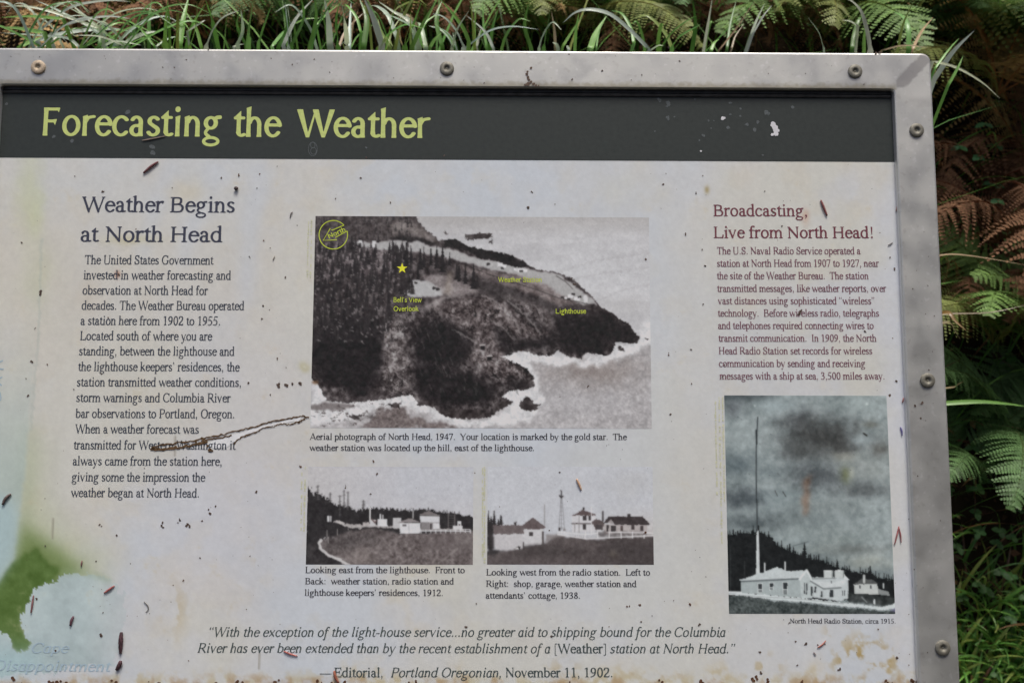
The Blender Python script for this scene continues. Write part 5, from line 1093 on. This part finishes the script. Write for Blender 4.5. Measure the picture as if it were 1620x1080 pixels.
heroes = {
 'a': [([(65, 47), (95, 22), (122, 8), (170, 1), (207, 3)], 5, PALE), ([(79, 55), (103, 40), (138, 30), (174, 26), (207, 30)], 5, PALE), ([(59, 65), (99, 53), (154, 46), (188, 47), (217, 52)], 6, PALE), ([(195, 74), (209, 61), (233, 52), (250, 50)], 7, PALE), ([(186, 69), (205, 47), (233, 29)], 4, PALE), ([(158, 45), (126, 34), (83, 19), (40, 10), (0, 11)], 4.5, PALE), ([(100, 30), (50, 26), (0, 28)], 5, MID), ([(70, 52), (30, 45), (0, 43)], 6, MID), ([(154, 43), (130, 22), (105, 0)], 4, PALE), ([(165, 55), (95, 18), (55, 0)], 3.5, PALE), ([(200, 74), (158, 58), (111, 56)], 3.5, PALE), ([(125, 74), (105, 60), (60, 56), (0, 52)], 4, PALE), ([(157, 73), (163, 40), (172, 0)], 5, DEEP_G), ([(236, 70), (236, 30), (240, 0)], 5, DEEP_G), ([(165, 72), (185, 65), (225, 72)], 4, PALE), ([(30, 74), (60, 62), (90, 58)], 6, MID), ([(100, 74), (80, 40), (30, 5)], 3, PALE), ([(176, 60), (140, 30), (90, 2)], 3, PALE), ([(245, 74), (215, 40), (165, 20)], 3, MID), ([(188, 74), (150, 50), (128, 30)], 3, PALE)],
 'b': [([(261, 70), (263, 30), (266, -6)], 9, MID), ([(284, 72), (290, 30), (299, -6)], 8, MID), ([(326, 75), (337, 47), (354, 27), (379, 17)], 7, PALE), ([(376, 70), (384, 48), (381, 14)], 6, PALE), ([(394, 60), (396, 30), (402, -4)], 6, MID), ([(409, 69), (418, 40), (431, 5)], 5, MID), ([(345, 75), (335, 30), (325, 0)], 6, DEEP_G), ([(390, 72), (375, 40), (385, 0)], 6, DEEP_G), ([(300, 74), (310, 40), (312, 0)], 5, MID), ([(370, 74), (378, 71), (388, 70)], 4, PALE), ([(246, 74), (270, 60), (300, 58)], 3, PALE), ([(296, 50), (318, 36), (325, 32)], 3, PALE)],
 'c': [([(448, 72), (468, 30), (497, -3)], 5.5, PALE), ([(522, 72), (520, 37), (513, -4)], 9, PALE), ([(549, 75), (547, 44), (539, -4)], 7, PALE), ([(554, 75), (558, 40), (567, 15)], 3.5, TAN), ([(571, 52), (564, 28), (550, 10), (542, 8)], 4, MID), ([(604, 71), (591, 30), (575, -4)], 9, PALE), ([(430, 74), (448, 52), (465, 42)], 5, MID), ([(465, 38), (485, 30), (508, 29)], 3, MID), ([(500, 40), (520, 20), (543, 2)], 3, MID), ([(440, 76), (455, 40), (440, 0)], 6, DEEP_G), ([(460, 74), (480, 30), (476, -4)], 7, DEEP_G), ([(535, 75), (532, 30), (540, -4)], 7, DEEP_G), ([(490, 75), (500, 30), (498, -4)], 6, MID), ([(575, 75), (580, 30), (568, -4)], 8, DEEP_G), ([(600, 75), (612, 60), (622, 75)], 6, YEL), ([(617, 75), (602, 50), (598, 30)], 6, YEL), ([(535, 74), (545, 66), (553, 66)], 3, PALE)],
 'd': [([(628, 60), (614, 25), (598, 11), (586, 9)], 6, PALE), ([(655, 55), (648, 40), (625, 28), (605, 22)], 5, PALE), ([(663, 76), (651, 40), (640, 27), (625, 20), (598, 2)], 7.5, PALE), ([(674, 76), (668, 49), (664, 38), (658, 36)], 6, PALE), ([(680, 76), (688, 62), (700, 51)], 5, MID), ([(734, 76), (722, 49), (703, 28), (684, 22)], 8, PALE), ([(720, 76), (712, 60), (698, 47), (678, 41)], 6.5, PALE), ([(742, 66), (733, 45), (715, 20), (694, -3)], 6, MID), ([(640, 74), (650, 50), (668, 0)], 8, MID), ([(652, 74), (668, 40), (690, 0)], 7, MID), ([(664, 76), (670, 40), (695, 20)], 5, MID), ([(700, 76), (690, 30), (700, 0)], 6, DEEP_G), ([(637, 76), (632, 50), (640, 20)], 3, TAN)],
 'e': [([(751, 76), (749, 49), (744, -3)], 4.5, YEL), ([(754, 76), (757, 60), (761, 45)], 4, PALE), ([(737, 75), (774, 49), (811, 42), (853, 47)], 3.4, PALE), ([(1028, 79), (996, 47), (966, 23), (934, 15), (910, 20), (890, 37)], 6.5, PALE), ([(934, 77), (943, 52), (960, 25)], 9, MID), ([(1003, 69), (998, 45), (984, 22), (966, 17)], 5, MID), ([(883, 77), (880, 70), (874, 67)], 5, PALE), ([(900, 78), (898, 74), (897, 72)], 4, PALE), ([(775, 74), (780, 40), (790, 10)], 5, DEEP_G), ([(860, 76), (866, 40), (874, 0)], 6, DEEP_G), ([(840, 76), (830, 40), (838, 0)], 6, DEEP_G), ([(890, 74), (905, 50), (925, 20)], 4, MID), ([(770, 75), (765, 40), (764, 0)], 4, MID), ([(1030, 79), (1042, 72), (1050, 73)], 2.4, PALE)],
 'f': [([(1063, 75), (1075, 58), (1110, 38)], 6, MID), ([(1113, 80), (1120, 40), (1127, -4)], 4.2, PALE), ([(1137, 80), (1165, 45), (1198, -4)], 2.6, TAN), ([(1188, 55), (1198, 30), (1210, 5)], 3.4, PALE), ([(1192, 52), (1208, 25), (1222, 8)], 2.6, PALE), ([(1095, 78), (1100, 40), (1096, 0)], 6, DEEP_G), ([(1125, 80), (1130, 68), (1138, 62)], 5, MID), ([(1150, 80), (1155, 40), (1165, 0)], 4, DEEP_G), ([(1045, 76), (1065, 50), (1092, 30), (1104, 26)], 3, MID)],
 'g': [([(1377, 81), (1372, 50), (1363, 20), (1350, 4), (1338, -2)], 8.5, PALE), ([(1367, 81), (1367, 60), (1370, 38)], 5, MID), ([(1438, 79), (1437, 45), (1430, 28), (1413, 18)], 6.5, MID), ([(1357, 41), (1345, 34), (1332, 32)], 4, PALE), ([(1443, 79), (1458, 50), (1477, 27)], 4, TAN), ([(1395, 80), (1430, 72), (1470, 76)], 3, TAN)],
 'h': [([(1477, 127), (1507, 83), (1542, 48)], 7, PALE), ([(1475, 97), (1513, 107), (1553, 130), (1583, 157)], 4.5, PALE), ([(1500, 135), (1515, 108), (1524, 88)], 4, MID), ([(1478, 110), (1500, 80), (1518, 60)], 3, MID)],
 'i': [([(1504, 637), (1550, 635), (1590, 638), (1626, 643)], 7, MID), ([(1502, 496), (1565, 494), (1626, 482)], 2.6, TAN), ([(1510, 402), (1560, 408), (1626, 420)], 2.8, TAN), ([(1500, 494), (1512, 508), (1530, 524)], 6, (.36, .20, .06)), ([(1502, 510), (1512, 525), (1520, 538)], 4, TAN), ([(1508, 612), (1515, 608), (1525, 603)], 2.4, TAN)]}
for _ in range(26):
    x0 = rnd.uniform(30, 210); sgn = rnd.choice([-1, 1, 1]); L = rnd.uniform(50, 150); top = rnd.uniform(2, 60)
    heroes['a'].append(([(x0, 76), (x0+sgn*L*.35, top+14), (x0+sgn*L*.7, top), (x0+sgn*L, top+rnd.uniform(2, 26))], rnd.uniform(2, 4), rnd.choice([PALE, PALE, MID, DEEP_G])))
for key_, xa, xb in (('b', 250, 420), ('c', 420, 620), ('d', 610, 750), ('e', 750, 960), ('f', 960, 1200), ('g', 1230, 1440)):
    for _ in range(dict(b=7, c=10, d=8, e=7, f=5, g=3)[key_]):
        x0 = rnd.uniform(xa, xb); q = rnd.uniform(-45, 45); t = rnd.uniform(-6, 40)
        heroes[key_].append(([(x0, 77), (x0+q*.3, t+(77-t)*.5), (x0+q, t)]+([(x0+q*1.7, t+rnd.uniform(2, 14))] if rnd.random() < .5 else []), rnd.uniform(2, 6), rnd.choice([MID, MID, DEEP_G, PALE, TAN, YEL])))
GL = {'a': 'pale arching grass fountain behind the left end of the top rail', 'b': 'upright green grass tuft with a bright bent tip, above the word Forecasting', 'c': 'tall striped grass tuft above the title words the Weather', 'd': 'dense bright grass tuft left of the middle screw, blades drooping right', 'e': 'sparse grass tuft with one big pale arch, right of the middle screw', 'f': 'thin dark grass tuft above the white spots of the header', 'g': 'grass tuft with a bright curved blade behind the top right screw', 'h': 'crossed pale blades beside the top right corner of the frame', 'i': 'thin tan and green blades reaching right from behind the right rail'}
GY = {'a': (.62, .66), 'b': (.60, .68), 'c': (.58, .70), 'd': (.58, .66), 'e': (.62, .70), 'f': (.66, .8), 'g': (.60, .66), 'h': (.52, .56), 'i': (.42, .46)}
for key, bl in heroes.items():
    pile = Pile()
    xs_ = [p[0][0] for p, _, _ in bl]; cx = sum(xs_)/len(xs_)
    c = at_y(*dict(h=(1440, 150, .56), i=(1462, 560, .46)).get(key, (cx, 75, GY[key][0]+.06))); c[2] = float(bank_z(c[0], c[1]))
    for pts, wd, col in bl:
        if key == 'i': pts = [(1455, pts[0][1]+8), (1480, pts[0][1]+3)]+list(pts)
        y0 = GY[key][0]+rnd.uniform(-.03, .05); hero(pile, pts, y0, y0+rnd.uniform(-.06, .08), wd, col, hub=c+np.array([rnd.gauss(0, .025), rnd.gauss(0, .02), -.01]))
    nfill = dict(a=30, b=60, c=85, d=60, e=50, f=18, g=12, h=8, i=6)[key]
    hmax = dict(a=.62, b=.85, c=.95, d=.85, e=.85, f=.8, g=.7, h=.3, i=.25)[key]
    for _ in range(nfill):
        r = np.array([c[0]+rnd.gauss(0, .07), c[1]+rnd.uniform(.0, .16), 0]); r[2] = float(bank_z(r[0], r[1]))-.01
        wild_blade(pile, r, rnd.uniform(0, 2*math.pi), hmax*rnd.uniform(.55, 1.15), rnd.uniform(.0028, .0062), rnd.uniform(1.15, 1.52), rnd.choice([DEEP_G, DEEP_G, MID, MID, MID, YEL]))
    o = pile.build('grass_tuft', m_blade, origin=c); o.location = c; tag(o, GL[key], 'grass', 'grass tufts behind the sign')
# more tufts over the bank, each its own
def tuft(x, y, nb, h, cols, label, group='grass tufts behind the sign'):
    pile = Pile(); z = float(bank_z(x, y))
    for _ in range(nb):
        a = rnd.uniform(0, 2*math.pi); r = np.array([rnd.gauss(0, .05), rnd.gauss(0, .05), 0]); r[2] = float(bank_z(x+r[0], y+r[1]))-z-.01
        wild_blade(pile, r, a, h*rnd.uniform(.5, 1.1), rnd.uniform(.003, .007), rnd.uniform(1., 1.5), rnd.choice(cols))
    o = pile.build('grass_tuft', m_blade); o.location = (x, y, z); return tag(o, label, 'grass', group)

# ferns: a frond is a stalk with pairs of toothed leaflets
def frond_mesh(L, pairs, wid, col, curl=0., seed=0, m=None, name='frond', teeth=17, ragged=0.):
    r = random.Random(seed); pile = Pile(); el = 1.1; p = np.zeros(3); pts = [p.copy()]; n = pairs+6
    for i in range(n):
        el -= (1.15+curl)/n*(.5+1.2*i/n); p = p+np.array([math.cos(el), 0, math.sin(el)])*L/n; pts.append(p.copy())
    pts = np.array(pts); pile.add(*strip(pts, .005, [0, 1., .01], .6), np.asarray(col)*[1.1, .75, .7])
    for i in range(5, n):
        s = (i-5)/(n-5); ln = wid*math.sin(math.pi*min(1, .16+.5*s*1.0+.0))**.8*(1-s)**.75*1.25+.006; t = pts[i+1 if i+1 < len(pts) else i]-pts[i-1]; t /= np.linalg.norm(t); up = np.cross(t, [0, 1, 0])*-1
        if up[2] < 0: up = -up
        for sd in (-1, 1):
            if ragged and r.random() < ragged: continue
            d = np.array([0, sd*1., 0])*.93+t*(.36+r.uniform(-.5, .5)*ragged)+up*r.uniform(-.25, .15)*(1+curl*.4+ragged*3); d /= np.linalg.norm(d); ln2 = ln*r.uniform(.85-ragged, 1.1); c = np.asarray(col)*r.uniform(.72, 1.25)
            side = t-d*t.dot(d); side /= np.linalg.norm(side); k = max(4, int(teeth*ln2/wid)+2)
            V, F = [], []
            for j in range(k):
                a = j/k; b = (j+1)/k; lw = L*.0105*(1-a)**.7*(1+.25*r.random())+.0008
                q0 = pts[i]+d*ln2*a; q1 = pts[i]+d*ln2*b; dr = up*(-.22*ln2)*a*a*(1+curl*2.2)
                for sg in (-1, 1):
                    v = len(V); V += [q0+dr, q0+dr+side*sg*lw*.72+d*ln2*.05/k, q0+dr+side*sg*lw*1.15+d*ln2*.9/k+up*r.uniform(-.1, .35)*lw, q1+dr]
                    F.append((v, v+1, v+2, v+3) if sg > 0 else (v+3, v+2, v+1, v))
            pile.add(np.array(V), np.array(F), c)
    return pile
FG = (.19, .32, .085); FY = (.26, .30, .09); FD = (.25, .135, .075); FB = (.46, .31, .14); FDK = (.13, .24, .085)
protos = {}
def proto(kind, i):
    if (kind, i) not in protos:
        col, m, curl, rag = dict(green=(FG, m_fern, .1, 0), dark=(FDK, m_fern, .15, 0), yellow=(FY, m_fern, .3, .05), dead=(FD, m_dead, 1.0, .18), gold=(FB, m_dead, .6, .15))[kind]
        pl = frond_mesh(.42+.05*i, 29+3*i, .105+.012*i, col, curl+.1*i, seed=hash_(kind)+i, ragged=rag)
        o = pl.build('frond', m); protos[(kind, i)] = o.data; bpy.data.objects.remove(o)
    return protos[(kind, i)]
def hash_(s): return sum(ord(c)*(i+3) for i, c in enumerate(s))
def fern(px, py, kind, n, size, label, az0=None, spread=math.pi*2, dz=0., tilt=0., kinds=None):
    p = ground_hit(px, py); size *= 1.25; dz += .03; root = thing('fern', label, 'fern', tuple(p+np.array([0, 0, dz])), 'ferns on the bank')
    a0 = rnd.uniform(0, 6.28) if az0 is None else az0
    for k in range(n):
        o = bpy.data.objects.new('frond', proto(rnd.choice(kinds) if kinds else kind, rnd.randrange(3))); COL.objects.link(o); o.parent = root
        o.rotation_euler = (rnd.uniform(-.3, .3), tilt+rnd.uniform(-.25, .25), a0+spread*(k+rnd.uniform(-.25, .25))/max(1, n)); s = size*rnd.uniform(.75, 1.2); o.scale = (s, s, s)
    return root
fern(1580, 100, 'dark', 6, .6, 'green fern overhanging the gap above the right corner', dz=.0)
fern(1300, 84, 'green', 7, .8, 'drooping green fern above the top right screw', dz=.0)
fern(1245, 84, 'yellow', 5, .7, 'yellowish fern left of the drooping green one', dz=.0)
fern(1500, 100, 'dark', 7, .55, 'fine dark green fern beside the top right corner', dz=.0)
fern(1420, 84, 'yellow', 5, .8, 'pale yellow fern at the top edge behind the right corner', dz=.0)
fern(1585, 84, 'green', 7, .8, 'green fern in the far top right corner', dz=.0)
fern(1560, 210, 'gold', 8, .75, 'golden brown dying fern right of the header', dz=.05, kinds=['gold', 'gold', 'yellow'])
fern(1610, 270, 'gold', 7, .7, 'tan dying fern at the right edge, above the dark gap', kinds=['gold', 'dead'])
fern(1545, 330, 'dead', 6, .55, 'rusty dead fern in the dark gap right of the frame')
fern(1580, 440, 'dead', 9, .65, 'reddish dead fern right of the wine red paragraph', dz=.02)
fern(1530, 470, 'dead', 6, .5, 'small rusty fern against the right rail', kinds=['dead', 'gold'])
fern(1610, 500, 'dead', 6, .6, 'brown crumpled fern at the right edge, lower one', dz=.0)
fern(1555, 590, 'green', 8, .72, 'fresh light green fern level with the lower screw of the right rail', dz=.04, kinds=['green', 'yellow'])
fern(1610, 585, 'green', 6, .62, 'bright green fern cut by the right edge', dz=.04, kinds=['green', 'yellow'])
fern(1570, 720, 'dark', 9, .5, 'dark green fern right of the radio station photograph', dz=.02)
fern(1625, 700, 'dark', 7, .42, 'green fern at the right edge beside the dark one')
fern(1515, 760, 'dark', 5, .5, 'small dark fern tucked against the right rail')
fern(890, 84, 'yellow', 6, .6, 'short olive fern between the grass tufts, under the big pale arch', dz=.0)
fern(830, 84, 'green', 5, .5, 'small green fern left of the olive one', dz=.0)
fern(1010, 84, 'green', 6, .6, 'shadowed fern right of the big pale arch', dz=.0, kinds=['dark', 'green'])
fern(1150, 84, 'dead', 7, .5, 'rusty curled fern just above the top rail', dz=.0)
fern(1215, 84, 'dead', 6, .42, 'curled orange fern behind the rail, right of the rusty one', dz=.0)
fern(60, 84, 'dead', 7, .7, 'brown dead fern under the grass fountain at the top left', dz=.0, kinds=['dead', 'gold'])
fern(150, 84, 'dead', 5, .6, 'dull rusty fern behind the grass fountain', dz=.0)
fern(330, 84, 'dead', 6, .5, 'rust red fern behind the bent grass tip', dz=.0, kinds=['dead', 'gold'])
fern(640, 84, 'dead', 7, .6, 'rust red fern behind the dense bright tuft', dz=.0)
fern(960, 84, 'dead', 5, .5, 'dark brown fern under the big pale arch', dz=.0)
fern(760, 84, 'gold', 4, .5, 'tan fern behind the middle screw', dz=.0)
fern(470, 84, 'dark', 5, .6, 'dark fern deep behind the striped tuft', dz=.0)
# ferns outside the picture, so the bank goes on
for i, (x, y) in enumerate(((-1.2, .9), (-.9, 1.6), (.2, 1.9), (1.3, 1.2), (1.5, 1.8), (-1.7, 1.5))):
    z = float(bank_z(x, y)); root = thing('fern', 'green fern further up the bank, out of the close view', 'fern', (x, y, z), 'ferns further up the bank')
    for k in range(7):
        o = bpy.data.objects.new('frond', proto('green', k % 3)); COL.objects.link(o); o.parent = root; o.rotation_euler = (rnd.uniform(-.2, .2), rnd.uniform(-.2, .2), 6.283*k/7)

# conifers added out of view behind the reader, to darken the frame's reflections
m_bark = mat('bark', base=(.10, .07, .05), rough=.95, noise=.5, nscale=14, bump=.8); m_needles = mat('needle_spray', attr='tint', rough=.6, spec=.3, noise=.2, nscale=20)
def conifer_parts(H, seed):
    r = random.Random(seed); cr = Pile()
    for k in range(1500):
        s = r.random()**.8; z = H*(.12+.88*s); R = H*.24*(1-s)**.8*(.5+.6*r.random())+.1; a = r.uniform(0, 6.283); d = np.array([math.cos(a), math.sin(a), -.25]); b = np.array([-math.sin(a), math.cos(a), 0]); q = np.array([0, 0, z])+d*R*r.uniform(.25, 1); L, w = r.uniform(.25, .6), r.uniform(.1, .24)
        cr.add(np.array([q, q+d*L*.5+b*w, q+d*L-[0, 0, .12], q+d*L*.5-b*w]), np.array([[0, 1, 2, 3]]), vary((.035, .075, .03), .4))
    o = cr.build('crown', m_needles); V, F = [], []
    for i in range(9): rr_ = H*.022*(1-i/9)+.02; V += [(rr_*math.cos(t*.6283)+.02*math.sin(i), rr_*math.sin(t*.6283), H*.95*i/8-.1) for t in range(10)]
    for i in range(8): F += [(i*10+t, i*10+(t+1) % 10, i*10+10+(t+1) % 10, i*10+10+t) for t in range(10)]
    return o, mesh_obj('trunk', V, F, m_bark, smooth=True)
crown0, trunk0 = conifer_parts(8., 5)
for i, (x, y, s, rz) in enumerate(((1.9, -4.6, .9, 0), (3.6, -3.9, 1.05, 1), (5.4, -2.9, .95, 2), (6.2, -.8, 1., 3), (.2, -6.2, 1.1, 4), (-2.6, -6.6, 1., 5), (3., -6.8, 1.2, .5))):
    t = thing('unseen_conifer', 'dark tree added unseen behind the reader, to darken the frame reflections', 'tree', (x, y, 0), 'added unseen conifers behind the reader'); t.rotation_euler.z = rz; t.scale = (s, s, s)
    for src in (crown0, trunk0):
        o = src if i == 0 else src.copy()
        if i: COL.objects.link(o)
        o.parent = t
# low leafy herbs
m_herb = mat('herb_leaf', attr='tint', rough=.5, spec=.4, noise=.2, nscale=90, transl=.25)
def leaf(pile, p, d, up, L, w, col, teeth=True):
    L, w = L*.85, w*.85
    d = np.asarray(d, float)/np.linalg.norm(d); side = np.cross(d, up); side /= np.linalg.norm(side)+1e-9; n = 7; V, F = [], []
    for i in range(n+1):
        s = i/n; ww = w*math.sin(math.pi*min(1, s*.9+.06))**.8*(1+(.18 if teeth and i % 2 else 0)); c = p+d*L*s-np.asarray(up)*L*.25*s*s
        V += [c-side*ww/2+np.asarray(up)*ww*.12, c, c+side*ww/2+np.asarray(up)*ww*.12]
    for i in range(n): F += [(3*i, 3*i+1, 3*i+4, 3*i+3), (3*i+1, 3*i+2, 3*i+5, 3*i+4)]
    pile.add(np.array(V), np.array(F), vary(col))
def herb(px, py, n, size, label, col=(.08, .19, .05), dz=0., spread=.07):
    p = ground_hit(px, py)+np.array([0, 0, dz]); pile = Pile()
    for _ in range(n):
        q = np.array([rnd.gauss(0, spread), rnd.gauss(0, spread), 0]); q[2] = float(bank_z(p[0]+q[0], p[1]+q[1]))-p[2]+dz; h = rnd.uniform(.03, .11)
        tip = q+np.array([rnd.uniform(-.03, .03), rnd.uniform(-.05, .01), h]); pile.add(*strip(catmull([np.zeros(3), q, tip], 4), .002, [0, -1, .3]), np.asarray(col)*.8)
        a0 = rnd.uniform(0, 6.28)
        for k in range(3):
            a = a0+k*2.1; leaf(pile, tip, [math.cos(a), math.sin(a), rnd.uniform(-.1, .25)], [0, -.25, 1], size*rnd.uniform(.8, 1.2), size*.75, col)
    o = pile.build('leafy_herb', m_herb); o.location = p; return tag(o, label, 'plant', 'leafy herbs on the bank')
herb(1512, 320, 7, .018, 'small bright leafed herb right of the header corner', (.08, .22, .08), .05, .03)
herb(1540, 850, 11, 0.0174, 'three leaved herb in the shade right of the radio station photograph', (.07, .16, .045))
herb(1600, 830, 9, 0.0174, 'three leaved herb at the right edge, level with the photograph foot', (.07, .17, .05))
herb(1570, 920, 11, 0.0161, 'low clover like herb near the lowest screw', (.075, .18, .05))
herb(1545, 980, 8, 0.0149, 'low clover like herb against the foot of the right rail', (.08, .2, .05))
herb(1615, 960, 8, 0.0161, 'low leafy herb at the right edge near the bottom', (.08, .19, .05))
herb(1600, 770, 7, 0.0186, 'broad leaved herb under the dark fern', (.06, .14, .04))
herb(799, 60, 4, .036, 'single bright toothed leaf behind the grass, right of the middle screw', (.14, .36, .06), 0., .008)
herb(1327, 86, 5, .03, 'tiny bright green sprig peeping over the top rail', (.24, .42, .12), 0., .01)
for i, (px, py, lab) in enumerate(((1540, 1050, 'short fine grass at the bottom right, against the rail'), (1590, 1030, 'fine green grass tuft left of the bottom right corner'), (1620, 1065, 'fine green grass tuft in the bottom right corner'), (1575, 1090, 'fine green grass tuft at the bottom edge'))):
    p = ground_hit(px, py); tuft(p[0], p[1], 110, .16, [MID, MID, DEEP_G, YEL], lab, 'short grass tufts at the foot of the bank')
for i, (px, py, lab) in enumerate(((380, 5, 'dark grass tuft far up the bank behind the bent tip'), (520, 12, 'deep green grass tuft far up the bank behind the striped tuft'), (700, 8, 'deep green grass tuft far up the bank behind the middle screw'), (850, 12, 'deep green grass tuft far up the bank right of the middle screw'), (1060, 14, 'dark grass tuft far up the bank behind the thin tuft'), (220, 8, 'dull grass tuft far up the bank behind the fountain'), (1380, 8, 'dark grass tuft far up the bank behind the right screw'), (1600, 20, 'dark grass tuft far up the bank at the right edge'))):
    p = ground_hit(px, py); tuft(p[0], p[1], 110 if px < 1000 else 45, .4 if px < 1000 else .22, [DEEP_G, DEEP_G, MID, YEL], lab)

# leaf litter and small undergrowth over the soil
pile = Pile()
for _ in range(14000):
    x, y = rnd.uniform(-2.4, 2.5), .28+rnd.random()*2.6; z = float(bank_z(x, y))+rnd.uniform(0, .04); a = rnd.uniform(0, 6.28); d = np.array([math.cos(a), math.sin(a)*.8, rnd.uniform(-.5, .6)]); s = rnd.uniform(.008, .03); b = np.cross(d, [rnd.uniform(-.6, .6), rnd.uniform(-1, .2), 1]); b /= np.linalg.norm(b); p = np.array([x, y, z])
    pile.add(np.array([p, p+d*s*.5+b*s*.3, p+d*s, p+d*s*.5-b*s*.3]), np.array([[0, 1, 2, 3]]), vary(rnd.choice([(.11, .065, .035), (.18, .10, .05), (.06, .038, .022), (.32, .22, .12), (.085, .05, .03)]), .4))
o = pile.build('leaf_litter', m_dead); o['kind'] = 'stuff'; o['label'] = 'rusty brown dead leaves littering the bank'
pile = Pile()
for _ in range(15000):
    x, y = rnd.uniform(-2.4, 2.5), .3+rnd.random()*2.6; z = float(bank_z(x, y)); wild_blade(pile, (x, y, z), rnd.uniform(0, 6.28), rnd.uniform(.06, .26), rnd.uniform(.002, .005), rnd.uniform(.7, 1.45), rnd.choice([DEEP_G, DEEP_G, MID, MID, (.14, .075, .035), (.24, .13, .06)]))
o = pile.build('undergrowth', m_blade); o['kind'] = 'stuff'; o['label'] = 'thin dark undergrowth between the ferns'
